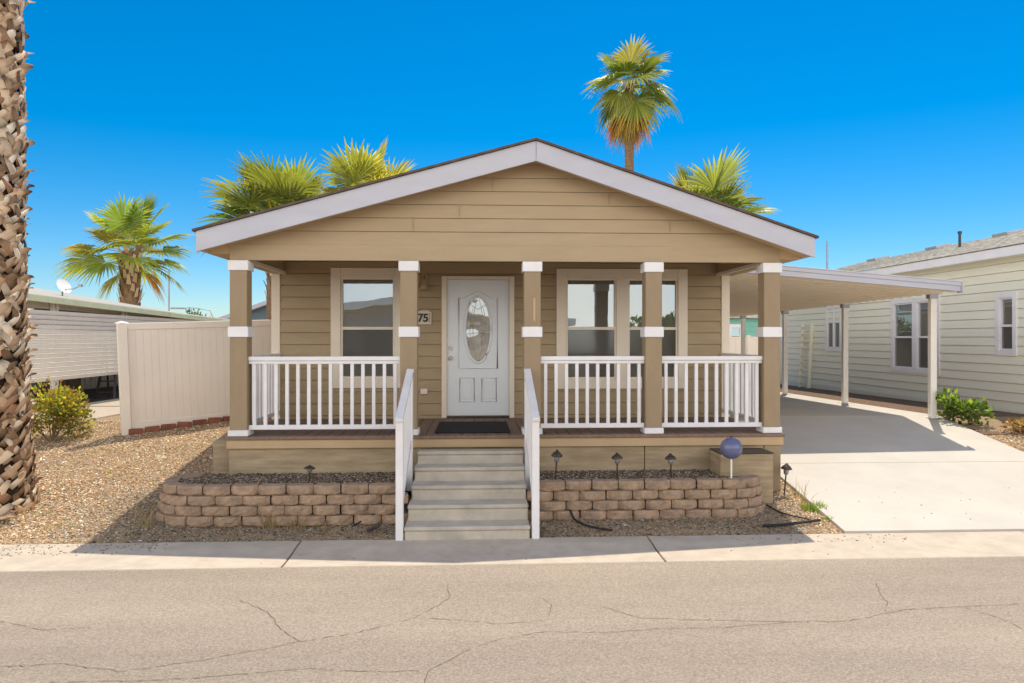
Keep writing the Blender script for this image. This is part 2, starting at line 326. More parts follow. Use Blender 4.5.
# gravel stones
def stones(name, pts, sizes, cols, flat=.42):
    n = len(pts); rng = np.random.default_rng(3)
    base = np.array([(1, 0, 0), (-1, 0, 0), (0, 1, 0), (0, -1, 0), (0, 0, 1), (0, 0, -1)], float)
    a = rng.uniform(0, 6.283, n); sx = sizes * rng.uniform(.7, 1.4, n); sy = sizes * rng.uniform(.6, 1.1, n); sz = sizes * flat * rng.uniform(.6, 1.3, n)
    v = np.repeat(base[None], n, 0) + rng.normal(0, .22, (n, 6, 3))
    v[:, :, 0] *= sx[:, None]; v[:, :, 1] *= sy[:, None]; v[:, :, 2] *= sz[:, None]
    tl = rng.normal(0, .3, n); z = v[:, :, 2] + v[:, :, 0] * tl[:, None] * .6
    x = v[:, :, 0] * np.cos(a)[:, None] - v[:, :, 1] * np.sin(a)[:, None]; y = v[:, :, 0] * np.sin(a)[:, None] + v[:, :, 1] * np.cos(a)[:, None]
    V = np.stack([x, y, z], 2) + pts[:, None, :]
    fb = np.array([(0, 2, 4), (2, 1, 4), (1, 3, 4), (3, 0, 4), (2, 0, 5), (1, 2, 5), (3, 1, 5), (0, 3, 5)])
    F = (fb[None] + (np.arange(n) * 6)[:, None, None]).reshape(-1, 3)
    me = bpy.data.meshes.new(name); me.vertices.add(n * 6); me.vertices.foreach_set('co', V.reshape(-1).astype(np.float32))
    me.loops.add(len(F) * 3); me.loops.foreach_set('vertex_index', F.reshape(-1).astype(np.int32))
    me.polygons.add(len(F)); me.polygons.foreach_set('loop_start', np.arange(0, len(F) * 3, 3, dtype=np.int32)); me.polygons.foreach_set('loop_total', np.full(len(F), 3, dtype=np.int32))
    me.update(); me.validate(); me.materials.append(M['stone'])
    o = bpy.data.objects.new(name, me); C.objects.link(o); add_tint(o, np.repeat(cols, 6, 0)); return o
def palette(n, pal, rng, jit=.18):
    pal = np.array(pal); c = pal[rng.integers(0, len(pal), n)]; return np.clip(c * np.array([1.42, 1.36, 1.28]) * rng.normal(1, jit, (n, 1)), .01, .9)
rng = np.random.default_rng(11)
GP = [(.52, .36, .22), (.62, .45, .29), (.42, .28, .17), (.72, .56, .40), (.50, .34, .20), (.24, .16, .11), (.58, .40, .24), (.80, .68, .54), (.16, .11, .08)]
P = []
def region(n, x0, x1, y0, y1, ok):
    x = rng.uniform(x0, x1, n); y = rng.uniform(y0, y1, n); m = ok(x, y); return np.stack([x[m], y[m]], 1)
def not_planter(x, y):
    inL = (x > -3.45) & (x < -.75) & (y > 8.1); inR = (x > .6) & (x < 3.2) & (y > 8.2); st = (x > -.7) & (x < .52) & (y > 7.5)
    house = (x > -2.9) & (x < 3.75) & (y > 8.9)
    return ~(inL | inR | st | house)
A = region(62000, -7.6, 3.84, 7.58, 9.4, not_planter)
B = region(46000, -9, -2.9, 9.4, 13.4, lambda x, y: (x < -7.9) | (y < 12.15))
P2 = np.concatenate([A, B, region(9000, 7.75, 9.6, 9.0, 11.3, lambda x, y: x > 0)])
zz = np.array([gzn(a, b) for a, b in P2]) + .003
sz = rng.uniform(.006, .0145, len(P2)) * np.where(rng.random(len(P2)) > .96, 1.8, 1)
tag(stones('gravel', np.column_stack([P2, zz]), sz, palette(len(P2), GP, rng) * (1 - .58 * (np.clip((P2[:, 0] + 4.6) / 1.3, 0, 1) * np.clip((3.75 - P2[:, 0]) / .5, 0, 1) * np.clip((9.6 - P2[:, 1]) / .8, 0, 1)))[:, None] * (1 + np.outer(np.clip((P2[:, 0] + 4.6) / 1.3, 0, 1) * np.clip((3.75 - P2[:, 0]) / .5, 0, 1) * np.clip((9.6 - P2[:, 1]) / .8, 0, 1), [-.12, .0, .14])) * np.where(rng.random((len(P2), 1)) > .93, 1.6, .96)), 'tan and brown loose gravel covering the front yard', 'gravel', kind='stuff')  # stones in the front strip coloured darker and greyer to deepen its shade
A = region(20000, -3.3, 3.1, 8.1, 8.87, lambda x, y: ((x < -.86) | ((x > .72) & (y > 8.17))))
DP = [(.16, .13, .10), (.09, .075, .06), (.24, .19, .15), (.12, .09, .07), (.06, .05, .045), (.32, .28, .23)]
tag(stones('planter_gravel', np.column_stack([A, np.full(len(A), .478) + rng.uniform(0, .012, len(A))]), rng.uniform(.007, .016, len(A)), palette(len(A), DP, rng)), 'dark gravel and bark filling the raised planting beds', 'gravel', kind='stuff')
A = np.concatenate([region(260, -4.6, -3.0, 7.2, 7.5, lambda x, y: rng.random(len(x)) > .2), region(160, -5.5, -4.4, 6.85, 7.5, lambda x, y: rng.random(len(x)) > .3), region(110, 2.6, 4.4, 7.25, 7.5, lambda x, y: rng.random(len(x)) > .3), region(60, -3, 4, 6.9, 7.5, lambda x, y: rng.random(len(x)) > .5), region(25, 4.2, 6.5, 7.8, 8.8, lambda x, y: x > 0)])
zk = np.array([np.interp(y, [6.79, 6.98, 7.2, 7.34, 7.54], [.006, .008, .018, .033, .04]) if y < 7.6 else gz(0, y) + .03 for x, y in A])
tag(stones('loose_pebbles', np.column_stack([A, zk + .003]), rng.uniform(.005, .012, len(A)), palette(len(A), DP + GP[:3], rng)), 'small stray pebbles kicked onto the concrete kerb', 'gravel', kind='stuff')

# ------------------------------------------------------------------ siding
def siding(mb, p, d, n, zlo, zhi, exp, lim, holes=(), prd=.016, z_off=0, groove=.006):
    """p origin (x,y), d unit dir along wall, n outward normal (x,y); lim(z)->(u0,u1); holes: (u0,u1,z0,z1)"""
    zs = []; z = zlo + z_off
    b = [z]
    while z < zhi - 1e-6: z = min(zhi, z + exp); b.append(z)
    for k in range(len(b) - 1):
        a, c = b[k], b[k + 1]
        br = sorted(set([a, c] + [q for h in holes for q in (h[2], h[3]) if a < q < c]))
        for i in range(len(br) - 1):
            z0, z1 = br[i], br[i + 1]; zm = (z0 + z1) / 2
            o0 = prd * (1 - (z0 - a) / exp) + .002; o1 = prd * (1 - (z1 - a) / exp) + .002
            l0 = lim(z0); l1 = lim(z1)
            hs_ = sorted([(h[0], h[1]) for h in holes if h[2] <= zm <= h[3]])
            segs = []; cur0, cur1 = l0[0], l1[0]
            for h0, h1 in hs_: segs.append((cur0, h0, cur1, h0)); cur0 = cur1 = h1
            segs.append((cur0, l0[1], cur1, l1[1]))
            for (a0, a1, c0, c1) in segs:
                if a1 - a0 < .001 and c1 - c0 < .001: continue
                P = lambda u, z, o: (p[0] + d[0] * u + n[0] * o, p[1] + d[1] * u + n[1] * o, z)
                top = i == len(br) - 2 and c < zhi - 1e-4
                zt = z1 - groove if top else z1
                mb.quad(P(a0, z0, o0), P(a1, z0, o0), P(c1, zt, o1), P(c0, zt, o1))
                if top:
                    mb.quad(P(c0, zt, o1), P(c1, zt, o1), P(c1, zt, -.03), P(c0, zt, -.03)); mb.quad(P(c0, zt, -.03), P(c1, zt, -.03), P(c1, z1, -.03), P(c0, z1, -.03)); mb.quad(P(c0, z1, -.03), P(c1, z1, -.03), P(c1, z1, 0), P(c0, z1, 0))
                if i == 0: mb.quad(P(a0, z0, o0), P(a1, z0, o0), P(a1, z0, 0), P(a0, z0, 0))

# ------------------------------------------------------------------ THE HOUSE
H = thing('house', 'tan manufactured home with gabled front porch and white trim', 'house', (.4, 10.75, .6))
XL, XR, YW, YF, YB = -2.9, 3.71, 10.75, 8.9, 25.2
AP = (.70, 4.38); EL = (-3.19, 3.30); ER = (4.02, 3.27)
def zr(x): return EL[1] + (x - EL[0]) * (AP[1] - EL[1]) / (AP[0] - EL[0]) if x < AP[0] else ER[1] + (ER[0] - x) * (AP[1] - ER[1]) / (ER[0] - AP[0])
# front wall behind porch
dh = (-.42, .48, .9, 2.93); w1h = (-1.94, -1.17, 1.50, 2.95); w2a = (1.31, 2.05, 1.48, 2.95); w2b = (2.22, 2.96, 1.48, 2.95)
mb = MB(); siding(mb, (0, YW), (1, 0), (0, -1), .8, 3.3, .17, lambda z: (XL + .02, XR - .02), [dh, w1h, w2a, w2b])
tag(mb.build('front_wall', M['siding'], H, fix=False))
mb = MB()
siding(mb, (XL, 0), (0, 1), (-1, 0), .5, 3.1, .17, lambda z: (YW + .02, YB)); siding(mb, (XR, 0), (0, 1), (1, 0), .5, 3.1, .17, lambda z: (YW + .02, YB))
mb.quad((XL, YB, .5), (XR, YB, .5), (XR, YB, 3.2), (XL, YB, 3.2)); mb.quad((XL, YB, 3.2), (XR, YB, 3.2), (AP[0], YB, 4.3), (AP[0], YB, 4.3))
mb.build('side_wall', M['siding'], H, fix=False)
for x in (XL, XR):
    s = 1 if x > 0 else -1
    mb = MB(); mb.box(x - (.02 if s < 0 else .12 - .02), x + (.12 - .02 if s < 0 else .02), YW - .025, YW + .1, .8, 3.05); mb.build('corner_trim', M['trimtan'], H, bevel=.004)
# interior partition (dark rooms behind the windows)
mb = MB(); mb.quad((XL, YW + 2.5, .9), (XR, YW + 2.5, .9), (XR, YW + 2.5, 3.2), (XL, YW + 2.5, 3.2)); mb.quad((XL, YW + .02, .92), (XR, YW + .02, .92), (XR, YW + 2.5, .92), (XL, YW + 2.5, .92))
mb.build('room_partition', M['blind'], H)
# gable
def gl(z):
    zz = z + .0
    return (max(XL, EL[0] + (zz - EL[1]) / (AP[1] - EL[1]) * (AP[0] - EL[0])) , min(XR, ER[0] - (zz - ER[1]) / (AP[1] - ER[1]) * (ER[0] - AP[0])))
mb = MB(); siding(mb, (0, YF), (1, 0), (0, -1), 3.19, 4.37, .163, gl, prd=.012, groove=.004)
mb.quad((XL, YF, 3.19), (XR, YF, 3.19), (XR, YF, 3.28), (XL, YF, 3.28)); mb.add([(XL, YF + .05, 3.0), (XR, YF + .05, 3.0), (XR, YF + .05, 3.3), (AP[0], YF + .05, 4.33), (XL, YF + .05, 3.3)], [(0, 1, 2, 3, 4)])
mb.build('gable', M['gable'], H, fix=False)
for bx_, bz_ in ((-.75, 3.355), (1.6, 3.68), (2.35, 3.355), (.2, 3.845), (-.2, 3.518)):
    MB().box(bx_, bx_ + .004, YF - .0185, YF - .01, bz_, bz_ + .15).build('butt_joint', M['siding'], H)
mb = MB(); mb.box(XL - .004, XR + .004, YF - .02, YF + .045, 3.0, 3.19); mb.build('porch_beam', M['gable'], H, bevel=.004)
for x0, x1 in ((XL, XL + .16), (XR - .16, XR)): MB().box(x0, x1, YF + .052, YW - .02, 3.0, 3.245).build('side_beam', M['siding'], H, bevel=.004)
for x0, x1 in ((XL + .162, XL + .19), (XR - .19, XR - .162)): MB().box(x0, x1, YF + .06, YW - .03, 2.985, 3.03).build('beam_trim', M['trimtan'], H)
mb = MB(); mb.box(XL + .02, XR - .02, YF + .06, YW + .1, 3.25, 3.27); mb.build('porch_ceiling', M['siding'], H)
# roof
RY0, RY1 = 8.6, 25.6
mb = MB()
for (a, b) in ((EL, AP), (AP, ER)):
    ex = (-.035 if a is EL else 0, .035 if b is ER else 0)
    ax, bx = a[0] + ex[0], b[0] + ex[1]; az_, bz = a[1] - (.01 if ex[0] else 0), b[1] - (.011 if ex[1] else 0)
    mb.prism([(ax, az_ + .004), (bx, bz + .004), (bx, bz + .03), (ax, az_ + .03)], RY0 - .03, RY1)
mb.build('roof', M['shingle'], H)
FH = .235
for nm, (a, b) in (('left', (EL, AP)), ('right', (AP, ER))):
    mb = MB(); mb.prism([(a[0] + (.002 if a is AP else 0), a[1] - FH), (b[0] - (.002 if b is AP else 0), b[1] - FH), (b[0] - (.002 if b is AP else 0), b[1]), (a[0] + (.002 if a is AP else 0), a[1])], RY0, RY0 + .03)
    mb.build('rake_fascia', M['fascia'], H, bevel=.003)
    x = a[0] if a is EL else b[0]; z = (EL if a is EL else ER)[1]
    mb = MB(); mb.box(x if x < 0 else x - .03, x + .03 if x < 0 else x, RY0 + .032, RY1, z - FH + .02, z - .004); mb.build('eave_fascia', M['fascia'], H)
mb = MB()
mb.quad((EL[0] + .03, RY0 + .03, EL[1] - .2), (AP[0], RY0 + .03, AP[1] - .2 + .02), (AP[0], YF - .01, AP[1] - .2 + .02), (EL[0] + .03, YF - .01, EL[1] - .2))
mb.quad((ER[0] - .03, RY0 + .03, ER[1] - .2), (AP[0], RY0 + .03, AP[1] - .2 + .02), (AP[0], YF - .01, AP[1] - .2 + .02), (ER[0] - .03, YF - .01, ER[1] - .2))
mb.box(EL[0] + .03, XL + .02, YF - .01, RY1, EL[1] - .222, EL[1] - .2); mb.box(XR - .02, ER[0] - .03, YF - .01, RY1, ER[1] - .222, ER[1] - .2)
mb.add([(EL[0] + .03, YF - .012, EL[1] - .2), (XL + .01, YF - .012, EL[1] - .2), (XL + .01, YF - .012, zr(XL) - .17), (EL[0] + .03, YF - .012, EL[1] - .17)], [(0, 1, 2, 3)])
mb.add([(ER[0] - .03, YF - .012, ER[1] - .2), (XR - .01, YF - .012, ER[1] - .2), (XR - .01, YF - .012, zr(XR) - .17), (ER[0] - .03, YF - .012, ER[1] - .17)], [(0, 1, 2, 3)])
mb.build('soffit', M['soffit'], H, fix=False)
# columns
for i, x in enumerate((-2.79, -.80, .675, 2.145, 3.6)):
    c = MB().box(x - .1, x + .1, YF - .06, YF + .14, .92, 2.998).build('porch_column', M['column'], H, bevel=.006)
    MB().box(x - .118, x + .118, YF - .078, YF + .158, 2.875, 2.995).build('column_cap', M['white'], c, bevel=.006)
    MB().box(x - .118, x + .118, YF - .078, YF + .158, 2.09, 2.215).build('trim_band', M['white'], c, bevel=.006)
    MB().box(x - .118, x + .118, YF - .078, YF + .158, .924, .995).build('column_base', M['white'], c, bevel=.006)
    if i == 2:
        MB().box(x + .01, x + .035, YF - .065, YF - .06, 2.28, 2.56).build('paint_scar', M['soffit'], c)
# deck boards run front to back
mb = MB(); x = XL - .02
while x < XR + .0:
    mb.box(x, min(x + .138, XR + .02), YF - .082, YW - .03, .895, .92); x += .145
mb.build('porch_deck', M['deck'], H, bevel=.004)
mb = MB(); mb.box(XL - .03, XR + .03, YF - .105, YF - .084, .885, .922); mb.build('deck_nosing', M['deck'], H, bevel=.004)
mb = MB(); mb.box(XL - .02, XR + .02, YF - .085, YF - .055, .78, .884); mb.build('rim_board', M['soffit'], H, bevel=.004)
for a, b in ((XL, -.02), (.05, 2.03), (2.04, XR)):
    if a == XL: b = -.78
    if a == .05: a = .62
    MB().box(a, b, YF - .05, YF - .03, .1 if a > 2 else .2, .778).build('skirting_panel', M['skirt'], H, bevel=.003)
MB().box(-.778, .618, YF - .028, YF - .01, .1, .778).build('skirting_panel', M['skirt'], H)
for x0, x1 in ((XL, XL + .03), (XR - .03, XR)): MB().box(x0, x1, YF - .028, YB, .1, .893).build('side_skirting', M['skirt'], H)
MB().box(3.5, 3.7, YF - .07, YF - .052, .2, .776).build('corner_board', M['column'], H, bevel=.004)
# boxes on the skirting
b_ = MB().box(2.82, 3.44, 8.42, 8.80, .16, .735).build('utility_box', M['skirt'], H, bevel=.004)
MB().box(2.815, 3.445, 8.415, 8.80, .737, .752).build('lid', M['black'], b_)
b_ = MB().box(-3.13, -2.905, 8.98, 9.35, .3, .83).build('utility_box', M['skirt'], H, bevel=.004)
MB().box(-3.135, -2.903, 8.975, 9.355, .832, .85).build('lid', M['skirt'], b_)
# railings
def railing(p, q, n, side=False):
    r = bpy.data.objects.new('side_railing' if side else 'front_railing', None); C.objects.link(r); r.parent = H; r.empty_display_size = .1
    p = Vector(p); q = Vector(q)
    v = Vector((0, 0, 1))
    MB().bar(p + v * 1.835, q + v * 1.835, .075, .05).bar(p + v * 1.79, q + v * 1.79, .045, .038).build('top_rail', M['white'], r, bevel=.004)
    MB().bar(p + v * 1.02, q + v * 1.02, .05, .055).build('bottom_rail', M['white'], r, bevel=.004)
    for k in range(n):
        c = p.lerp(q, (k + .5) / n)
        MB().box(c.x - .019, c.x + .019, c.y - .019, c.y + .019, 1.048, 1.77).build('baluster', M['white'], r)
railing((-2.688, YF + .02, 0), (-.902, YF + .02, 0), 14)
railing((.777, YF + .02, 0), (2.043, YF + .02, 0), 10)
railing((2.247, YF + .02, 0), (3.498, YF + .02, 0), 10)
railing((XL + .08, YF + .142, 0), (XL + .08, YW - .03, 0), 12, True)
railing((XR - .08, YF + .142, 0), (XR - .08, YW - .03, 0), 12, True)

def window(parent, units, z0, z1, zm, trim, P, tm, sash, low='screen', gap=.03, blind=True, name='window', tw=.14):
    """P(u, o, z) -> world; o outward; units: list of (u0,u1) glass openings"""
    W = bpy.data.objects.new(name, None); C.objects.link(W); W.parent = parent; W.empty_display_size = .1
    def bx(mb, u0, u1, o0, o1, a, b):
        vs = [P(u, o, z) for u in (u0, u1) for o in (o0, o1) for z in (a, b)]
        mb.add(vs, [(0, 1, 3, 2), (4, 6, 7, 5), (0, 4, 5, 1), (2, 3, 7, 6), (0, 2, 6, 4), (1, 5, 7, 3)])
    U0, U1 = units[0][0], units[-1][1]
    mb = MB(); bx(mb, U0 - tw, U0 - .001, -.01, .035, z0 - tw, z1 + tw); bx(mb, U1 + .001, U1 + tw, -.01, .035, z0 - tw, z1 + tw)
    bx(mb, U0, U1, -.01, .033, z1, z1 + tw); bx(mb, U0, U1, -.01, .033, z0 - tw, z0)
    for a, b in zip(units[:-1], units[1:]): bx(mb, a[1], b[0], -.01, .031, z0, z1)
    mb.build('window_trim', tm, W, bevel=.004)
    for (a, b) in units:
        s = .028; mb = MB()
        bx(mb, a, a + s, -.04, .012, z0, z1); bx(mb, b - s, b, -.04, .012, z0, z1)
        bx(mb, a + s, b - s, -.04, .012, z0, z0 + s); bx(mb, a + s, b - s, -.04, .012, z1 - s, z1)
        bx(mb, a + s, b - s, -.03, .018, zm - .022, zm + .022)
        f = mb.build('window_frame', sash, W, bevel=.002)
        mb = MB(); mb.quad(P(a + s, -.02, zm + .02), P(b - s, -.02, zm + .02), P(b - s, -.02, z1 - s), P(a + s, -.02, z1 - s)); mb.build('upper_pane', M['glass'], f)
        mb = MB(); mb.quad(P(a + s, -.006, z0 + s), P(b - s, -.006, z0 + s), P(b - s, -.006, zm - .02), P(a + s, -.006, zm - .02)); mb.build('lower_pane', M['glassdark'], f)
        if blind:
            mb = MB(); z = z1 - .02
            for k in range(70):
                if z < z0: break
                bx(mb, a + .01, b - .01, -.06, -.04, z - .012, z); z -= .022
            mb.build('blind', M['blind'], f)
    return W
PF = lambda u, o, z: (u, YW - o, z)
window(H, [w1h[:2]], 1.50, 2.95, 2.22, .14, PF, M['trimtan'], M['trimtan'])
window(H, [w2a[:2], w2b[:2]], 1.48, 2.95, 2.22, .14, PF, M['trimtan'], M['trimtan'])

# front door
M['door'] = mat('door_paint', (.78, .83, .87), (.75, .795, .83), scale=2, bump=.05, rough=.45)
mb = MB(); mb.box(-.495, -.422, YW - .05, YW + .05, .925, 2.975); mb.box(.482, .555, YW - .05, YW + .05, .925, 2.975); mb.box(-.421, .481, YW - .049, YW + .05, 2.925, 2.975)
mb.build('door_frame', M['trimtan'], H, bevel=.004)
D = bpy.data.objects.new('front_door', None); C.objects.link(D); D.parent = H; D.empty_display_size = .1
cx, cz, ra, rb = .03, 2.205, .18, .47
def ell(a, b, n=48): return [(cx + a * math.cos(2 * math.pi * k / n), cz + b * math.sin(2 * math.pi * k / n)) for k in range(n)]
# slab with oval hole: ring from oval to rectangle
x0, x1, z0, z1 = -.419, .479, .955, 2.922; n = 48
def rectpt(t):
    dx, dz = math.cos(t) * ra, math.sin(t) * rb; k = 1e9
    if dx > 1e-9: k = min(k, (x1 - cx) / dx)
    if dx < -1e-9: k = min(k, (x0 - cx) / dx)
    if dz > 1e-9: k = min(k, (z1 - cz) / dz)
    if dz < -1e-9: k = min(k, (z0 - cz) / dz)
    return (cx + dx * k, cz + dz * k)
angs = sorted([2 * math.pi * k / n for k in range(n)] + [math.atan2((b - cz) / rb, (a - cx) / ra) % (2 * math.pi) for a in (x0, x1) for b in (z0, z1)])
yd = YW + .01; mb = MB(); k = len(angs)
mb.add([(cx + ra * math.cos(t), yd, cz + rb * math.sin(t)) for t in angs] + [(rectpt(t)[0], yd, rectpt(t)[1]) for t in angs], [(i, (i + 1) % k, (i + 1) % k + k, i + k) for i in range(k)])
mb.build('door_slab', M['door'], D)
def moulding(pts, r=.011, closed=True, name='panel_moulding'):
    pts = [(x, yd - .003, z) for x, z in pts]
    if closed: pts = pts + [pts[0], pts[1]]
    return MB().tube(pts, r, 8, cap=not closed).build(name, M['door'], D)
moulding(ell(ra + .012, rb + .012), .02, name='oval_frame')
moulding([(-.25, 1.64), (.31, 1.64), (.31, 2.66), (.22, 2.66), (.14, 2.71), (.03, 2.76), (-.08, 2.71), (-.16, 2.66), (-.25, 2.66)])
for a in (-.235, .085):
    moulding([(a, 1.16), (a + .21, 1.16), (a + .21, 1.50), (a, 1.50)])
    MB().box(a + .03, a + .18, yd - .008, yd + .005, 1.19, 1.47).build('raised_panel', M['door'], D, bevel=.006)
mb = MB(); pts = ell(ra, rb); mb.add([(x, yd + .008, z) for x, z in pts], [tuple(range(48))]); mb.build('oval_glass', M['glasslead'], D)
mb = MB(); pts = ell(ra, rb); mb.add([(x, yd + .025, z) for x, z in pts], [tuple(range(48))]); mb.build('glass_backing', M['blind'], D)
mb = MB()
for a in (-1, 1):
    mb.tube([(cx + a * ra * .35 * (1 - t * t) * 1.0 + a * .012, yd + .003, cz + rb * .97 * t) for t in [i / 8 - 1 for i in range(17)]], .0035, 5)
    mb.tube([(cx + a * ra * (.35 + .3 * math.sin(3.1 * (t + 1) / 2)), yd + .003, cz + rb * .72 * t) for t in [i / 8 - 1 for i in range(17)]], .003, 5)
mb.tube([(cx - ra * .93, yd + .003, cz - .07), (cx, yd + .003, cz - .05), (cx + ra * .93, yd + .003, cz - .07)], .0035, 5)
mb.tube([(cx - ra * .6, yd + .003, cz + rb * .76), (cx, yd + .003, cz + rb * .62), (cx + ra * .6, yd + .003, cz + rb * .76)], .0035, 5)
mb.build('glass_caming', M['brass'], D)
for z, nm in ((1.93, 'deadbolt'), (1.79, 'door_knob')):
    o = MB().tube([(-.365, yd + .003, z), (-.365, yd - .012, z)], .03, 18).tube([(-.365, yd - .012, z), (-.365, yd - .03, z), (-.365, yd - .045, z), (-.365, yd - .06, z)] if nm == 'door_knob' else [(-.365, yd - .012, z), (-.365, yd - .022, z)], [.012, .014, .027, .02] if nm == 'door_knob' else [.017, .015], 16).build(nm, M['chrome'], D)
MB().box(-.42, .48, YW - .06, YW + .04, .922, .95).build('threshold', M['bronze'], H)
# lamp by the door
lp = bpy.data.objects.new('porch_lamp', None); C.objects.link(lp); lp.parent = H; lp.empty_display_size = .1
MB().tube([(-.74, YW - .012, 2.95), (-.74, YW - .035, 2.95)], .06, 18).tube([(-.74, YW - .03, 2.95), (-.74, YW - .09, 2.97), (-.74, YW - .12, 2.93), (-.74, YW - .12, 2.90)], .01, 8).build('bracket', M['brass'], lp)
MB().lathe((-.74, YW - .12, 0), [(.018, 2.905), (.03, 2.885), (.045, 2.84), (.07, 2.77), (.066, 2.77), (.04, 2.84), (.015, 2.9)], 18).build('lamp_shade', mat('frosted_shade', (.42, .32, .2), rough=.3), lp)
# number plaque
pq = bpy.data.objects.new('number_plaque', None); C.objects.link(pq); pq.parent = H; pq.empty_display_size = .1
px, pz = -.745, 2.375
poly = [(px - .105, pz - .10), (px + .105, pz - .10), (px + .105, pz + .08)] + [(px + .105 - .21 * t, pz + .08 + .028 * math.sin(math.pi * t)) for t in (.2, .35, .5, .65, .8)] + [(px - .105, pz + .08)]
MB().prism(poly, YW - .04, YW - .02).build('plaque', M['white'] if False else mat('cream_plaque', (.72, .64, .52), scale=8, rough=.5), pq, bevel=.004)
def text(s, x, z, y, size, m, parent, name, rot=0, bold=.0):
    cu = bpy.data.curves.new(name, 'FONT'); cu.body = s; cu.size = size; cu.align_x = 'CENTER'; cu.align_y = 'CENTER'; cu.extrude = .003; cu.offset = bold
    t = bpy.data.objects.new(name, cu); C.objects.link(t); bpy.context.view_layer.update()
    me = bpy.data.meshes.new_from_object(t.evaluated_get(bpy.context.evaluated_depsgraph_get())); bpy.data.objects.remove(t)
    me.transform(Matrix.Translation((x, y, z)) @ Euler((R(90), R(rot), 0)).to_matrix().to_4x4() @ Matrix.Scale(1, 4)); me.transform(wm(parent).inverted())
    me.materials.clear(); me.materials.append(m); o = bpy.data.objects.new(name, me); C.objects.link(o); o.parent = parent; return o
text('7', px - .055, pz - .01, YW - .044, .16, M['black'], pq, 'numeral', bold=.006); text('5', px + .022, pz - .01, YW - .044, .16, M['black'], pq, 'numeral', bold=.006)
mb = MB()
for k in range(4): mb.tube([(px + .078 + .008 * math.cos(t), YW - .043, pz + .05 - k * .035 + .012 * math.sin(t)) for t in (0, 1.5, 3, 4.5)], .003, 5)
mb.build('floral_mark', M['bronze'], pq)
# outlet cover and small scar on the wall
MB().box(-.80, -.70, YW - .05, YW - .018, 1.27, 1.35).build('outlet_cover', M['wood'] if False else M['trimtan'], H, bevel=.006)

# doormat
m_ = MB().box(-.50, .42, YF + .12, YF + 1.28, .922, .934).build('doormat', M['mat'], bevel=.003); tag(m_, 'black rectangular doormat lying in front of the front door', 'doormat')

# ------------------------------------------------------------------ front steps and handrails
rise = [(.025, .17), (.17, .33), (.33, .48), (.48, .63), (.63, .77)]
X0, X1 = -.72, .545
bm = MB()
for k, (a, b) in enumerate(rise):
    y0 = 7.50 + .268 * k; wd = 0.012 * k
    n = 24
    # curved (crowned) nosing, one slab per step running to the back
    bm.box(X0 + wd, X1, y0 + .006, 8.72 if k < 4 else 8.74, max(-.02, a - .03), b - .045)
    bm.box(X0 + wd - .006, X1 + .006, y0, 8.73 if k < 4 else 8.745, b - .043, b)
o = bm.build('front_steps', M['asph_step'], bevel=.012); tag(o, 'five grey concrete steps rising to the porch deck', 'steps')
def handrail(x, label):
    h = thing('stair_handrail', label, 'handrail', (x, 7.62, .04), 'white handrails flanking the steps')
    MB().box(x - .038, x + .038, 7.50, 7.58, .0, 1.235).build('post', M['white'], h, bevel=.006)
    MB().box(x - .038, x + .038, 8.64, 8.72, .3, 1.67).build('post', M['white'], h, bevel=.006)
    MB().bar((x, 7.47, 1.25), (x, 8.76, 1.70), .08, .04).build('top_rail', M['white'], h, bevel=.005)
    MB().bar((x, 7.6, .33), (x, 8.68, .88), .04, .07).build('bottom_rail', M['white'], h, bevel=.005)
    for k in range(7):
        t = (k + .7) / 7.5; y = 7.64 + t; MB().box(x - .018, x + .018, y - .018, y + .018, .36 + .51 * (y - 7.6), 1.25 + .35 * (y - 7.5) - .03).build('baluster', M['white'], h)
handrail(-.772, 'white wooden handrail left of the steps, below the house number'); handrail(.607, 'white wooden handrail right of the steps, beside the paired window')

# ------------------------------------------------------------------ retaining walls
def block(mb, p, d, w, h, dep, z0):
    """one split face block; p = front centre, d = direction along wall"""
    d = Vector((d[0], d[1], 0)).normalized(); nrm = Vector((d.y, -d.x, 0))
    n = 7; rows = []
    for zi, (zf, ins) in enumerate(((0, .012), (.18, .002), (.5, 0), (.82, .003), (1, .014))):
        row = []
        for i in range(n):
            t = i / (n - 1) * 2 - 1
            bulge = .044 * (1 - abs(t) ** 2.6) - ins + random.uniform(-.006, .006) - (.008 if abs(t) == 1 else 0)
            row.append(Vector((p[0], p[1], z0 + h * zf)) + d * (t * w / 2 * (.985 if 0 < zi < 4 else .96)) + nrm * bulge)
        rows.append(row)
    back = [Vector((p[0], p[1], z0 + h * zf)) + d * (t * w * .42) - nrm * dep for zf in (0, 1) for t in (-1, 1)]
    vs = [v for r in rows for v in r] + back; fs = []
    for r in range(4):
        for i in range(n - 1): fs.append((r * n + i, r * n + i + 1, (r + 1) * n + i + 1, (r + 1) * n + i))
    b0 = 5 * n; fs.append(tuple(4 * n + i for i in range(n)) + (b0 + 3, b0 + 2)); fs.append(tuple(range(n)) + (b0 + 1, b0))
    fs.append((0, n, 2 * n, 3 * n, 4 * n, b0 + 2, b0)); fs.append((n - 1, 2 * n - 1, 3 * n - 1, 4 * n - 1, 5 * n - 1, b0 + 3, b0 + 1)); fs.append((b0, b0 + 1, b0 + 3, b0 + 2))
    mb.add(vs, fs)
def pathpts(pts):
    L = [0]
    for a, b in zip(pts[:-1], pts[1:]): L.append(L[-1] + math.dist(a, b))
    def at(s):
        for i in range(len(pts) - 1):
            if s <= L[i + 1] or i == len(pts) - 2:
                t = (s - L[i]) / (L[i + 1] - L[i]); a, b = pts[i], pts[i + 1]
                return (a[0] + (b[0] - a[0]) * t, a[1] + (b[1] - a[1]) * t), ((b[0] - a[0]), (b[1] - a[1]))
    return at, L[-1]
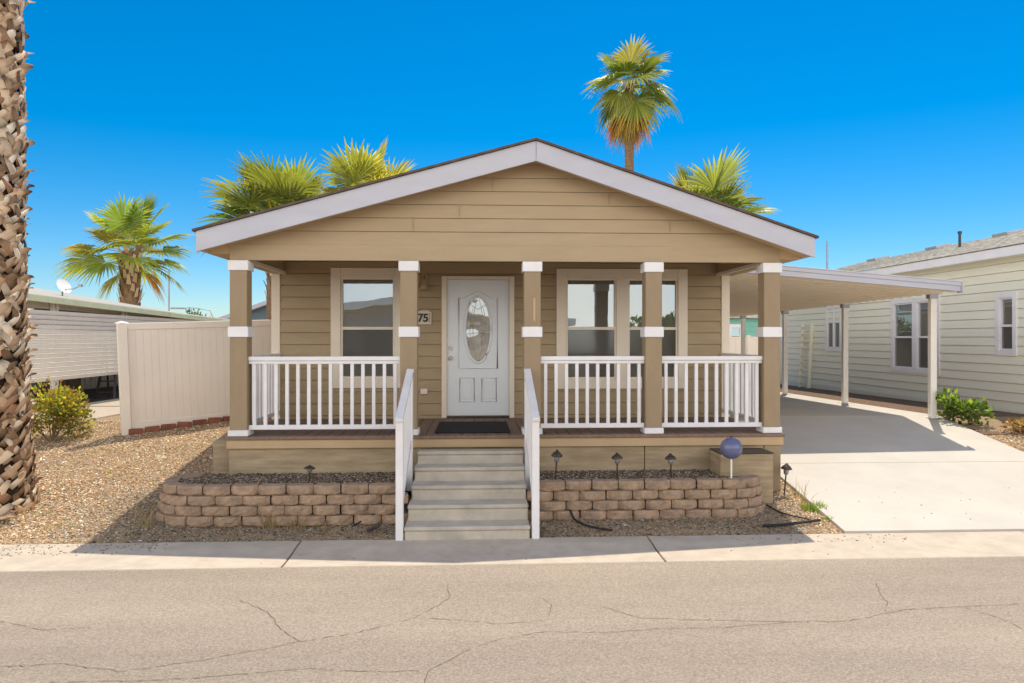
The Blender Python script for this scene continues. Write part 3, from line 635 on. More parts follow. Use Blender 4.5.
def retaining(name, label, fn, ztop, flip=False):
    mb = MB()
    for c in range(4):
        pts = fn(-c * .014 if False else c); at, L = pathpts(pts); bw = .292; s = (bw / 2 if c % 2 == 0 else bw * .02)
        z1 = ztop - c * .104
        while s < L - .05:
            p, d = at(s)
            if flip: d = (-d[0], -d[1])
            block(mb, (p[0] + random.uniform(-.004, .004), p[1] + random.uniform(-.008, .008)), d, bw * random.uniform(.975, .992), .099, .115, z1 - .1 + random.uniform(-.002, .002)); s += bw
    o = mb.build(name, M['block']); tag(o, label, 'retaining wall')
    return o
def pl(c):
    o = .02 * c; r = .42 + o; ccx, ccy = -3.0, 8.43
    pts = [(-.86, 8.0 - o)] + [(-.86 - .3 * k, 8.0 - o + .0) for k in range(1, 7)] + [(ccx, 8.01 - o)]
    for k in range(1, 7):
        t = k / 6 * R(105); pts.append((ccx - r * math.sin(t), ccy - r * math.cos(t)))
    pts.append((-3.12 - o, 8.95)); return pts
def pr(c):
    o = .02 * c; r = .36 + o; ccx, ccy = 2.86, 8.45
    pts = [(.69, 8.07 - o), (ccx, 8.09 - o)]
    for k in range(1, 7):
        t = k / 6 * R(100); pts.append((ccx + r * math.sin(t), ccy - r * math.cos(t)))
    return pts
retaining('retaining_wall', 'curved planter wall of brown concrete blocks left of the steps', pl, .51, True)
retaining('retaining_wall', 'curved planter wall of brown concrete blocks right of the steps, below the blue globe', pr, .51)

# ------------------------------------------------------------------ garden lights, globe, hose
def light(x, y, z, h, label, tilt=(0, 0)):
    t = thing('path_light', label, 'garden light', (x, y, z), 'solar path lights along the planters')
    t.rotation_euler = (tilt[0], tilt[1], 0)
    def B(mb, nm, m):
        o = mb.build(nm, m); o.parent = t; return o
    B(MB().tube([(0, 0, -.05), (0, 0, h * .62)], .009, 8), 'stake', M['bronze'])
    B(MB().lathe((0, 0, 0), [(.012, h * .6), (.026, h * .63), (.034, h * .78), (.032, h * .8)], 14), 'lantern', M['galv'])
    B(MB().lathe((0, 0, 0), [(.062, h * .79), (.066, h * .81), (.05, h * .88), (.02, h * .95), (.008, h), (0, h)], 16), 'cap', M['bronze'])
light(-1.84, 8.25, .48, .20, 'short dark path light standing alone in the bed left of the steps', (R(-3), R(3)))
light(.89, 8.27, .47, .36, 'dark path light nearest the steps in the right planter', (R(2), R(3)))
light(1.59, 8.26, .47, .32, 'dark path light below the middle of the paired window, in the right planter', (0, R(-1)))
light(2.2, 8.24, .47, .31, 'dark path light between its neighbour and the blue globe', (R(-2), R(-2)))
light(3.70, 8.72, .22, .36, 'dark path light at the porch corner beside the driveway, in gravel', (0, R(5)))
g = thing('gazing_globe', 'blue glass gazing globe on a pale stick in the planter', 'garden ornament', (2.86, 8.17, .44))
MB().tube([(2.86, 8.17, .40), (2.86, 8.17, .74)], .011, 8).build('stick', M['almond'], g)
bm_ = MB().lathe((2.86, 8.17, .845), [(.122 * math.sin(t), -.122 * math.cos(t)) for t in [math.pi * k / 20 for k in range(21)]], 32)
bm_.build('globe', M['blue'], g); MB().lathe((2.86, 8.17, .965), [(.014, -.01), (.014, .012), (.004, .02), (0, .02)], 10).build('finial', M['bronze'], g)
def curve(name, pts, r, m, label, cat):
    P = [Vector(p) for p in pts]; out = []
    for i in range(len(P) - 1):
        p0, p1, p2, p3 = P[max(i - 1, 0)], P[i], P[i + 1], P[min(i + 2, len(P) - 1)]
        for k in range(6):
            t = k / 6; out.append(.5 * ((2 * p1) + (-p0 + p2) * t + (2 * p0 - 5 * p1 + 4 * p2 - p3) * t * t + (-p0 + 3 * p1 - 3 * p2 + p3) * t ** 3))
    out.append(P[-1]); return tag(MB().tube(out, r, 8).build(name, m), label, cat)
curve('drip_hose', [(1.02, 8.04, .20), (1.03, 7.98, .19), (1.06, 7.92, .13), (1.15, 7.82, .095), (1.3, 7.72, .08), (1.42, 7.66, .075)], .011, M['hose'], 'black drip hose running out of the right block wall over gravel', 'hose')
curve('irrigation_line', [(3.32, 8.3, .17), (3.38, 8.1, .14), (3.5, 7.98, .12), (3.6, 7.9, .11), (3.62, 7.84, .10)], .009, M['hose'], 'thin black irrigation tube by the end of the right block wall', 'hose')
curve('black_pipe', [(3.05, 7.72, .085), (3.3, 7.75, .09), (3.5, 7.79, .10), (3.72, 7.84, .11)], .016, M['hose'], 'black pipe lying on gravel near the kerb and driveway corner', 'pipe')
curve('irrigation_line', [(-1.0, 7.98, .22), (-1.1, 7.93, .2), (-1.25, 7.9, .12), (-1.3, 7.88, .1)], .008, M['hose'], 'thin dark irrigation tube against the left block wall near the handrail', 'hose')
tag(MB().bar((-1.12, 7.68, .09), (-1.02, 7.72, .13), .03, .03).tube([(-1.04, 7.71, .12), (-1.0, 7.73, .15)], .022, 8).build('sprinkler_head', M['black']), 'small black sprinkler head lying in gravel left of the steps', 'sprinkler')

# ------------------------------------------------------------------ vinyl fence on the left
A_ = Vector((-5.22, 11.33)); B_ = Vector((-2.93, 12.74)); dv = (B_ - A_).normalized(); ang = math.atan2(dv.y, dv.x); LF = (B_ - A_).length
F_ = thing('vinyl_fence', 'cream vinyl privacy fence with vertical tongue and groove boards', 'fence', (A_.x, A_.y, .6), rotz=ang)
def loc(mb, nm, m, par=F_, bevel=.004):
    o = mb.build(nm, m, bevel=bevel); o.parent = par; return o
loc(MB().box(-.065, .065, -.065, .065, -.05, 1.70).lathe((0, 0, 1.70), [(.1, 0), (.09, .012), (0, .035)], 4), 'post', M['vinyl'])
loc(MB().box(.068, LF, -.03, .03, 1.60, 1.70), 'top_rail', M['vinyl'])
loc(MB().box(.068, LF, -.028, .028, .08, .22), 'bottom_rail', M['vinyl'])
mb = MB(); u = .07
while u < LF - .02:
    mb.box(u + .003, min(LF, u + .102), -.014, .014, .20, 1.62); mb.box(u + .102, min(LF, u + .108), -.010, .010, .20, 1.62); u += .105
loc(mb, 'fence_boards', M['vinyl'], bevel=.003)
# slope the fence slightly with the ground
F_.rotation_euler = (0, -R(2.2), ang)
u = .12; k = 0
while u < LF - .1:
    p = A_ + dv * u + Vector((dv.y, -dv.x)) * .05
    o = MB().box(-.1, .1, -.045, .045, -.03, .06).build('brick', M['brick'], bevel=.006)
    o.location = (p.x, p.y, gz(p.x, p.y) + .015); o.rotation_euler = (random.uniform(-.05, .05), random.uniform(-.08, .08), ang + random.uniform(-.1, .1))
    tag(o, 'red brick in the row laid under the cream vinyl fence', 'brick', 'red bricks under the vinyl fence'); u += .225; k += 1

# ------------------------------------------------------------------ left neighbour
NL = thing('neighbour_house', 'low white house on the left with pale roof and louvred carport screen', 'house', (-9, 18, .6))
def ez(y): return 2.87 - .02 * (y - 13.75)
def rz_(y): return 3.37 - .035 * (y - 18)
ya, yb = 11.2, 27.5
mb = MB(); mb.quad((-7.95, ya, ez(ya)), (-7.95, yb, ez(yb)), (-11, yb, rz_(yb)), (-11, ya, rz_(ya))); mb.quad((-14, ya, ez(ya)), (-14, yb, ez(yb)), (-11, yb, rz_(yb)), (-11, ya, rz_(ya)))
mb.quad((-7.95, ya, ez(ya) - .03), (-7.95, yb, ez(yb) - .03), (-14, yb, ez(yb) - .03), (-14, ya, ez(ya) - .03)); mb.build('roof', M['roofleft'], NL)
MB().bar((-7.92, ya, ez(ya) - .07), (-7.92, yb, ez(yb) - .07), .06, .12).build('gutter', M['eavegreen'], NL, bevel=.006)
MB().bar((-8.13, ya, 2.72), (-8.13, yb, 2.62), .03, .14).build('eave_gap_strip', M['trimtan'], NL)  # added strip, its colour stands in for the shaded gap under the eave
mb = MB(); nl = 15
for k in range(nl):
    z = 1.27 + (2.6 - 1.27) * (k + .5) / nl
    mb.bar((-8 + .0, ya, z), (-8, yb - .5, z - .01), .016, .081, up=(.3, 0, 1))
mb.build('louvre_screen', M['almond'], NL)
for y in (11.6, 14.5, 17.3, 20.0, 22.8, 25.6):
    MB().box(-8.10, -8.045, y, y + .05, .6, 2.78).box(-8.10, -8.045, y + .14, y + .19, .6, 2.78).build('awning_post', M['almond'], NL)
mb = MB(); mb.box(-14, -10.8, 11.4, 27.4, .5, 2.72)
y = 11.4
while y < 27.3: mb.box(-10.8, -10.77, y, y + .06, .7, 2.7); y += .3
mb.build('house_wall', M['almond'], NL)
mb = MB(); mb.box(-10.7, -8.1, 26.8, 26.9, .5, 2.6); mb.build('carport_end_wall', M['almond'], NL)
tag(MB().box(-10.3, -9.7, 18.0, 18.7, .68, 1.25).box(-10.33, -9.67, 17.97, 18.73, 1.25, 1.31).build('storage_box', M['wood'], bevel=.01), 'brown storage box under the louvred carport screen of the left house', 'box')
ld = thing('step_ladder', 'dark folding ladder standing beneath the left louvred screen by the fence post', 'ladder', (-8.3, 17.2, .68))
for s in (-.2, .2): MB().bar((-8.3 + s, 17.0, .68), (-8.3 + s * .6, 17.25, 1.9), .05, .03).build('leg', M['black'], ld); MB().bar((-8.3 + s, 17.6, .68), (-8.3 + s * .6, 17.27, 1.9), .04, .03).build('leg', M['black'], ld)
for k in range(4): t = .15 + .2 * k; MB().bar((-8.5 + .08 * t, 17.0 + .25 * t, .68 + 1.22 * t), (-8.1 - .08 * t, 17.0 + .25 * t, .68 + 1.22 * t), .08, .025).build('step', M['black'], ld)
# dish
ds = thing('satellite_dish', 'small white satellite dish mounted on the left house roof', 'satellite dish', (-9.5, 17.5, 3.0))
MB().tube([(-9.5, 17.5, 2.95), (-9.5, 17.5, 3.14), (-9.44, 17.45, 3.24)], .018, 8).build('mast', M['galv'], ds)
mb = MB(); Md = Matrix.Translation((-9.45, 17.45, 3.26)) @ Euler((R(25), R(58), R(0))).to_matrix().to_4x4()
n = 20; vs = []; 
for r_ in (0, .07, .14, .19):
    for j in range(n): t = 2 * math.pi * j / n; vs.append(Md @ Vector((r_ * math.cos(t), r_ * .85 * math.sin(t), r_ * r_ * .8)))
mb.add(vs, [(i * n + j, i * n + (j + 1) % n, (i + 1) * n + (j + 1) % n, (i + 1) * n + j) for i in range(3) for j in range(n)], True); mb.build('reflector', M['white'], ds, fix=False)
MB().tube([(-9.42, 17.45, 3.2), (-9.2, 17.4, 3.2), (-9.06, 17.4, 3.27)], .012, 6).box(-9.08, -9.01, 17.36, 17.44, 3.25, 3.31).build('feed_arm', M['galv'], ds)

# distant dark gabled house
dg = thing('slate_house', 'dark slate blue house with grey roof edge far behind the vinyl fence', 'house', (-7, 32, .5))
MB().prism([(-12, .4), (-4, .4), (-4, 2.6), (-7.6, 3.75), (-12, 2.1)], 30.6, 36).build('wall', M['slate'], dg)
mb = MB(); mb.bar((-12.5, 33.2, 2.02), (-7.6, 33.2, 3.83), 5.8, .16); mb.bar((-7.6, 33.2, 3.83), (-3.4, 33.2, 2.5), 5.8, .16); mb.build('roof', M['fascia'], dg)

# ------------------------------------------------------------------ carport
CP = thing('carport', 'white metal patio carport roof over the driveway with slim posts', 'carport', (5.7, 15, .75))
CX0, CX1, CY0, CY1 = 4.05, 7.55, 11.2, 21.2
def cz_(x, y): return 3.245 - (x - 4.05) * .0815 - .012 * (y - 11.2)
pr_ = []; y = CY0 + .04
while y < CY1 - .1:
    pr_ += [(y, 0), (y + .03, -.06), (y + .10, -.06), (y + .13, 0)]; y += .28
M['pan'] = mat('carport_pan', (.92, .80, .63), (.88, .76, .60), scale=2, bump=.02, rough=.4)
mb = MB(); n = len(pr_)
mb.add([(CX0, y, cz_(CX0, y) + o - .1) for y, o in pr_] + [(CX1 - .05, y, cz_(CX1, y) + o - .1) for y, o in pr_], [(i, i + 1, n + i + 1, n + i) for i in range(n - 1)])
mb.build('roof_pan', M['pan'], CP, fix=False)
def fb(mb, x0, x1, y0, y1, a, b):
    mb.add([(x, y, cz_(x, y) + z) for x in (x0, x1) for y in (y0, y1) for z in (a, b)], [(0, 1, 3, 2), (4, 6, 7, 5), (0, 4, 5, 1), (2, 3, 7, 6), (0, 2, 6, 4), (1, 5, 7, 3)])
mb = MB(); fb(mb, 3.8, CX1, CY0 - .03, CY0 + .03, -.155, -.07); fb(mb, 3.8, CX1, CY0 - .045, CY0 + .03, -.07, 0); fb(mb, 3.8, CX1 + .01, CY0 - .055, CY0 - .03, -.012, .006); mb.build('front_fascia', M['fascia'], CP, bevel=.003)
mb = MB(); fb(mb, CX0, CX1 - .03, CY0 + .032, CY1, -.05, -.03); mb.build('roof_sheet', M['almond'], CP)
MB().box(CX1 - .004, CX1 + .02, CY0 - .06, CY0 + .08, cz_(CX1, CY0) - .17, cz_(CX1, CY0) + .01).build('end_cap', M['fascia'], CP, bevel=.003)
for y in (11.87, 14.77, 17.7, 20.53):
    z1 = cz_(CX1, y) - .13
    p = MB().box(CX1 - .075, CX1 + .03, y - .045, y + .045, gz(0, y), z1).build('carport_post', M['almond'], CP, bevel=.006)
    MB().box(CX1 - .12, CX1 + .08, y - .1, y + .1, gz(0, y) + .03, gz(0, y) + .042).build('base_plate', M['almond'], p)
    MB().box(CX1 - .1, CX1 + .05, y - .055, y + .055, z1 - .09, z1 - .01).build('bracket', M['galv'], p, bevel=.004)

# ------------------------------------------------------------------ right neighbour
NR = thing('neighbour_house', 'cream lap sided house on the right with pale shingle roof', 'house', (9.5, 16, .7))
xw = 9.5
def wy(o): return o
hR = [(14.80, 15.48, 1.42, 2.85), (15.66, 16.38, 1.42, 2.85), (12.64, 12.97, 1.86, 2.80), (18.87, 19.18, 1.82, 2.48), (19.24, 19.54, 1.82, 2.48), (22.5, 22.8, 1.7, 2.0)]
mb = MB(); siding(mb, (xw, 0), (0, 1), (-1, 0), .62, 3.5, .165, lambda z: (9.2, 23.5), hR[:5], prd=.02, groove=.007)
mb.quad((xw, 9.2, .5), (xw + 7, 9.2, .5), (xw + 7, 9.2, 3.5), (xw, 9.2, 3.5)); mb.quad((xw, 23.5, .3), (xw + 7, 23.5, .3), (xw + 7, 23.5, 3.5), (xw, 23.5, 3.5)); mb.build('side_wall', M['sage'], NR, fix=False)
MB().box(xw - .02, xw + .02, 9.2, 23.5, .45, .80).build('foundation', M['sage'], NR, bevel=.004)
mb = MB(); mb.box(xw + 1, xw + 1.05, 9.3, 23.3, .6, 3.4); mb.build('room_partition', M['blind'], NR)
PR = lambda u, o, z: (xw - o, u, z)
M['wtrim'] = mat('white_window_trim', (.84, .82, .84), (.78, .76, .78), scale=4, bump=.03, rough=.5)
window(NR, [hR[0][:2], hR[1][:2]], 1.42, 2.85, 2.1, .1, PR, M['wtrim'], M['wtrim'], tw=.1)
window(NR, [hR[2][:2]], 1.86, 2.80, 2.3, .1, PR, M['wtrim'], M['wtrim'], tw=.1)
window(NR, [hR[3][:2], hR[4][:2]], 1.82, 2.86, 2.52, .1, PR, M['wtrim'], M['wtrim'], tw=.1)
window(NR, [hR[5][:2]], 1.7, 2.0, 1.85, .1, PR, M['wtrim'], M['wtrim'], tw=.06, blind=False)
mb = MB(); mb.quad((9.2, 8.9, 3.67), (9.2, 23.7, 3.67), (12.6, 23.7, 4.54), (12.6, 8.9, 4.54)); mb.quad((16, 8.9, 3.67), (16, 23.7, 3.67), (12.6, 23.7, 4.54), (12.6, 8.9, 4.54))
# shingle courses as low steps
n = 24
for k in range(n):
    a = k / n; b = (k + 1) / n; xa, xb = 9.17 + 3.43 * a, 9.17 + 3.43 * b; za, zb = 3.675 + .87 * a, 3.675 + .87 * b
    mb.quad((xa, 8.88, za + .012), (xa, 23.72, za + .012), (xb, 23.72, zb + .002), (xb, 8.88, zb + .002)); mb.quad((xa, 8.88, za + .012), (xa, 23.72, za + .012), (xa, 23.72, za - .002), (xa, 8.88, za - .002))
mb.build('roof', M['roofgrey'], NR, fix=False)
MB().box(9.2, 9.24, 8.9, 23.7, 3.50, 3.665).build('fascia', M['wtrim'], NR, bevel=.004)
MB().box(9.24, 9.6, 8.9, 23.7, 3.50, 3.52).build('soffit', M['sage'], NR)
for (y, t) in ((13.4, .93), (16.6, .93), (19.2, .93), (22.2, .93), (22.9, .5)):
    x = 9.2 + 3.4 * t; z = 3.67 + .87 * t
    MB().prism([(x - .22, z - .06), (x + .2, z + .05), (x + .2, z + .12), (x - .24, z + .03)], y - .25, y + .25).build('roof_vent', M['galv'], NR)
MB().tube([(11.1, 16.48, 4.1), (11.1, 16.48, 4.5)], .03, 10).tube([(11.1, 16.48, 4.47), (11.1, 16.48, 4.53)], .045, 10).build('vent_pipe', M['black'], NR)
# garden trellis leaning on the cream wall
tr = thing('trellis', 'pale ladder shaped trellis leaning on the cream side wall', 'trellis', (9.4, 20.7, .62))
mb = MB()
for y in (20.42, 20.98): mb.bar((9.36, y, .64), (9.46, y, 2.5), .09, .02)
for k in range(9): z = .8 + k * .2; mb.bar((9.37 + .05 * k / 9, 20.42, z), (9.37 + .05 * k / 9, 20.98, z), .03, .03)
mb.build('lattice', M['sage'], tr)

# distance seen through the carport
th_ = thing('teal_house', 'pale teal house far behind the carport, beyond the white fence', 'house', (14, 36, .4))
mb = MB(); siding(mb, (0, 35.5), (1, 0), (0, -1), .4, 3.05, .25, lambda z: (9.5, 20)); mb.quad((9.5, 35.6, .4), (20, 35.6, .4), (20, 35.6, 3.1), (9.5, 35.6, 3.1)); mb.build('wall', M['teal'], th_, fix=False)
MB().prism([(9.1, 3.05), (20.4, 3.05), (20.4, 3.25), (14.8, 4.6), (9.1, 3.25)], 35.2, 42).build('roof', M['roofgrey'], th_)
window(th_, [(12.4, 12.85)], 1.9, 2.6, 2.2, .1, lambda u, o, z: (u, 35.46 - o, z), M['wtrim'], M['wtrim'], tw=.15, blind=False)
wf = thing('white_fence', 'far white vinyl fence seen beneath the carport roof', 'fence', (12, 32, .5))
mb = MB(); x = 9.6
while x < 18: mb.box(x, x + .29, 31.98, 32.02, .5, 2.05); x += .3
mb.build('fence_boards', M['vinyl'], wf); MB().box(9.6, 18, 31.96, 32.04, 2.05, 2.14).build('top_rail', M['vinyl'], wf)
for x in (9.5, 11.9, 14.3, 16.7): MB().box(x, x + .13, 31.9, 32.05, .4, 2.2).build('post', M['vinyl'], wf)

# poles
tag(MB().tube([(14.2, 29.3, .3), (14.2, 29.3, 6.0)], [.05, .04], 8).build('flag_pole', M['galv']), 'thin grey pole rising behind the carport roof', 'pole')
tag(MB().tube([(-16.6, 40.9, .3), (-16.6, 40.9, 5.8)], [.05, .04], 8).build('antenna_pole', M['galv']), 'thin dark pole behind the left house, right of the palm', 'pole')
sl_ = thing('street_lamp', 'distant curved arm street lamp left of the porch', 'street lamp', (-21.8, 61, .4))
MB().tube([(-21.2, 61, .4), (-21.2, 61, 3.6), (-21.5, 61, 4.3), (-22.6, 61, 4.5), (-23.6, 61, 4.5)], [.06, .045, .035, .03, .03], 8).build('mast', M['galv'], sl_)
MB().box(-24.6, -23.6, 60.85, 61.15, 4.42, 4.54).build('lamp_head', M['galv'], sl_, bevel=.03)

# ------------------------------------------------------------------ plants
def tinted(name, V, F, Ccol, m, parent=None, smooth=False):
    mb = MB(); mb.v = V; mb.f = F; mb.sm = [smooth] * len(F)
    o = mb.build(name, m, parent, fix=False); add_tint(o, Ccol); return o
def fan_frond(V, F, Cc, org, az, el, pet, rad, droop, col, rn, nseg=28, spread=112):
    """costapalmate fan: curved petiole, pleated united blade splitting in drooping tips"""
    d = Vector((math.cos(az) * math.cos(el), math.sin(az) * math.cos(el), math.sin(el)))
    side = Vector((-math.sin(az), math.cos(az), 0)); side = (side + Vector((0, 0, rn.uniform(-.35, .35)))).normalized()
    pts = []
    for k in range(6):
        t = k / 5; pts.append(org + d * pet * t + Vector((0, 0, -1)) * droop * .35 * pet * t * t)
    up = side.cross(d).normalized()
    if up.z < 0: up = -up
    for k in range(5):
        b = len(V); w0 = .028 * (1 - .5 * k / 5); w1 = .028 * (1 - .5 * (k + 1) / 5)
        for p, ww in ((pts[k], w0), (pts[k + 1], w1)):
            V.append(tuple(p - side * ww)); V.append(tuple(p + up * ww)); V.append(tuple(p + side * ww))
        F += [(b, b + 1, b + 4, b + 3), (b + 1, b + 2, b + 5, b + 4)]; pc = (col[0] * 1.1, col[1] * .85, col[2] * .6); Cc += [pc] * 6
    c = pts[-1]; t = (pts[-1] - pts[-2]).normalized(); nn = t.cross(side).normalized()
    if nn.z < 0: nn = -nn
    fold = rn.uniform(.05, .3)
    for k in range(nseg):
        a0 = R(-spread + 2 * spread * (k + .5) / nseg) + rn.uniform(-.02, .02); da = R(2 * spread / nseg) / 2
        L = rad * (.66 + .34 * math.cos(a0 * .62)) * rn.uniform(.88, 1.08)
        b = len(V); sh = rn.uniform(.72, 1.2); cc = tuple(x * sh for x in col); tw = rn.uniform(-.06, .06)
        for j, (rr, wf) in enumerate(((.03, 1), (.3, 1), (.58, .96), (.74, .55), (.88, .27), (1.0, .03))):
            aa = a0 + tw * max(0, rr - .45)
            dirv = t * math.cos(aa) + side * math.sin(aa)
            perp = -t * math.sin(aa) + side * math.cos(aa)
            hw = L * min(rr, .58) * math.tan(da) * wf
            dr = droop * L * (.35 * rr ** 2 + .9 * max(0, rr - .55) ** 1.5) * (.75 + .5 * ((k * 7919) % 13) / 13)
            ctr = c + dirv * L * rr + nn * (abs(math.sin(a0)) * L * rr * fold) + Vector((0, 0, -1)) * dr
            V.append(tuple(ctr - perp * hw)); V.append(tuple(ctr + nn * hw * .8)); V.append(tuple(ctr + perp * hw))
            tipc = cc if rr < .6 else (cc[0] * 1.2 + .03, cc[1] * 1.1 + .025, cc[2] * 1.1 + .01) if rr < .9 else (.30, .30, .12)
            Cc += [tipc] * 3
        for j in range(5):
            q = b + j * 3; F += [(q, q + 1, q + 4, q + 3), (q + 1, q + 2, q + 5, q + 4)]
def palm(x, y, zb, zc, r0, r1, nfr, rad, pet, label, seed, elr=(-35, 80), dead=4, colr=((.11, .17, .03), (.22, .26, .04)), fruit=False, deadcol=(.42, .25, .07), droop=(.25, .6), lean=(0, 0), bark='trunk', deadel=(-75, -45)):
    rn = random.Random(seed)
    t = thing('fan_palm', label, 'palm tree', (x, y, zb), 'fan palms behind the house')
    n = max(14, int((zc - zb) / .12)); pts = []; rs = []
    for k in range(n + 1):
        f = k / n; pts.append((x + lean[0] * f, y + lean[1] * f, zb + (zc - zb) * f)); rs.append((r0 + (r1 - r0) * f) * (1 + (.06 if k % 2 else -.03)))
    MB().tube(pts, rs, 14).build('trunk', M[bark], t)
    top = Vector((x + lean[0], y + lean[1], zc))
    # leaf bases round the crown shaft
    V = []; F = []; Cc = []
    for k in range(70):
        a = k * 2.399; z = zc - (zc - zb if zc - zb < 3 else 2.2) * (k / 70); rr = r1 * 1.0
        p = Vector((top.x + math.cos(a) * rr, top.y + math.sin(a) * rr, z)); o = Vector((math.cos(a), math.sin(a), 0)); s = Vector((-math.sin(a), math.cos(a), rn.choice((-.5, .5)))).normalized()
        L = r1 * rn.uniform(.9, 1.5); q = p + o * r1 * rn.uniform(.25, .5) + Vector((0, 0, L)); w = r1 * .3
        b = len(V); V += [tuple(p - s * w), tuple(p + s * w), tuple(q + s * w * .5), tuple(q - s * w * .5)]; F.append((b, b + 1, b + 2, b + 3)); c = rn.choice(((.52, .36, .22), (.28, .18, .10), (.62, .46, .30))); Cc += [c] * 4
    tinted('leaf_bases', V, F, Cc, M['bootc'], t)
    V = []; F = []; Cc = []
    for k in range(nfr):
        f = (k + .5) / nfr; el = R(elr[1] + (elr[0] - elr[1]) * f + rn.uniform(-8, 8)); az_ = k * 2.39996 + rn.uniform(-.25, .25)
        mixc = rn.random(); col = tuple(a + (b - a) * mixc for a, b in zip(*colr)); kv = rn.uniform(.7, 1.2); col = tuple(c * kv for c in col)
        if rn.random() < .12: col = (.30, .28, .07)
        fan_frond(V, F, Cc, top + Vector((0, 0, -.15 * f)), az_, el, pet * rn.uniform(.65, 1.25), rad * rn.uniform(.7, 1.12), droop[0] + (droop[1] - droop[0]) * f, col, rn)
    tinted('crown', V, F, Cc, M['frond'], t)
    if dead:
        V = []; F = []; Cc = []
        for k in range(dead):
            fan_frond(V, F, Cc, top + Vector((0, 0, -.25 - .05 * k)), rn.uniform(0, 6.28) if k % 3 else rn.choice((.2, 3.0)) + rn.uniform(-.4, .4), R(rn.uniform(*deadel)), pet * rn.uniform(.6, 1), rad * rn.uniform(.6, .85), .7, tuple(c * rn.uniform(.6, 1.2) for c in deadcol), rn, spread=75, nseg=20)
        tinted('dead_fronds', V, F, Cc, M['frond'], t)
    return t
palm(-14.0, 30.7, .4, 5.55, .42, .36, 22, 1.45, 1.15, 'short fan palm with thick trunk behind the low left house', 21, elr=(-18, 72), dead=2, droop=(.2, .55), deadel=(-60, -20), colr=((.17, .26, .04), (.34, .38, .06)))
palm(-5.4, 20.3, .6, 5.25, .28, .22, 26, 1.3, .95, 'yellow green fan palm showing above the left end of the roof', 5, elr=(-12, 74), dead=0, colr=((.14, .21, .04), (.36, .38, .08)), droop=(.12, .5))
palm(-3.2, 22.2, .6, 5.85, .28, .22, 24, 1.3, .95, 'yellow fan palm behind the roof, nearest the ridge on its left', 9, elr=(-8, 74), dead=0, colr=((.18, .24, .05), (.42, .41, .08)), droop=(.12, .45))
palm(6.2, 29.7, .4, 12.35, .21, .17, 24, 1.3, .85, 'tall slender fan palm with orange hanging fronds, right of the ridge', 13, elr=(-38, 74), dead=12, droop=(.25, .8), deadcol=(.50, .25, .07), deadel=(-82, -35), colr=((.13, .20, .04), (.28, .33, .07)))
palm(6.1, 19.7, .6, 5.1, .26, .22, 24, 1.35, .95, 'green fan palm showing above the right slope of the roof', 17, elr=(-20, 76), dead=0, colr=((.11, .18, .04), (.28, .32, .08)), droop=(.12, .5))

# foreground palm trunk clad in crossed leaf bases
rn = random.Random(4); px_, py_, pb = -5.4, 8.5, .05
fp = thing('fan_palm', 'big foreground palm trunk clad in crossed woody leaf bases', 'palm tree', (px_, py_, pb))
def trr(z): return .335 + .09 * max(0, 1 - (z - pb) / 1.6) ** 1.3 - .01 * z
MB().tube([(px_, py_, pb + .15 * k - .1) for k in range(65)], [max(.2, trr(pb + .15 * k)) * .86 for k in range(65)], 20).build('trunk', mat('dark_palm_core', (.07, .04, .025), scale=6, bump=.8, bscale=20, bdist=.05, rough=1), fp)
V = []; F = []; Cc = []
z = pb - .05; row = 0
while z < 9.4:
    nb = 11
    for k in range(nb):
        a = 2 * math.pi * (k + .5 * (row % 2)) / nb + rn.uniform(-.12, .12) + row * .07
        r_ = trr(z); zz = z + rn.uniform(-.04, .04)
        o = Vector((math.cos(a), math.sin(a), 0)); s = Vector((-math.sin(a), math.cos(a), 0))
        for sg in ((-1, 1) if (row + k) % 2 else (1, -1)):
            # each leaf base splits in two crossing straps
            p0 = Vector((px_, py_, zz)) + o * r_ * .92 + s * sg * .075
            lean_ = -sg * rn.uniform(.3, 1.3); L = rn.uniform(.17, .30); out = rn.uniform(.0, .05) if rn.random() < .72 else rn.uniform(.08, .13); w0 = rn.uniform(.040, .060); w1 = w0 * rn.uniform(.5, .8); th__ = .012
            base = rn.choice(((.74, .58, .41), (.64, .47, .32), (.50, .34, .21), (.80, .68, .52), (.58, .40, .25), (.32, .19, .11), (.24, .15, .09)))
            bv = rn.uniform(.72, 1.08); base = tuple(c * bv for c in base)
            N_ = 5; ring = []
            for j in range(N_):
                t = j / (N_ - 1); c = p0 + (Vector((0, 0, 1)) + s * lean_).normalized() * L * (t if out < .06 else min(t, .75) + .1 * max(0, t - .75)) + o * (.005 + out * t ** 3 + .045 * math.sin(t * 2.6)); ww = w0 + (w1 - w0) * t
                ax = (s - Vector((0, 0, 1)) * lean_ * .7).normalized()
                if j == N_ - 1: ww *= .55
                b = len(V); V += [tuple(c - ax * ww), tuple(c + o * th__ - ax * ww * .3), tuple(c + o * th__ + ax * ww * .4 + Vector((0, 0, rn.uniform(-.01, .01)))), tuple(c + ax * ww), tuple(c - o * th__)]
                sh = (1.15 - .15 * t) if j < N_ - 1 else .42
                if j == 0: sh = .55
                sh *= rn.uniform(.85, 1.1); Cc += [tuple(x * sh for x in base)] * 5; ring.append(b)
            for j in range(N_ - 1):
                for q in range(5): F.append((ring[j] + q, ring[j] + (q + 1) % 5, ring[j + 1] + (q + 1) % 5, ring[j + 1] + q))
            F.append(tuple(ring[-1] + q for q in range(5)))
    z += .115; row += 1
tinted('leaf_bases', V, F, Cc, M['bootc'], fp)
V = []; F = []; Cc = []
for k in range(26):
    fan_frond(V, F, Cc, Vector((px_, py_, 9.6)), k * 2.4, R(80 - 100 * k / 26), .8, .8, .3 + .4 * k / 26, (.15, .2, .04), rn)
tinted('crown', V, F, Cc, M['frond'], fp)
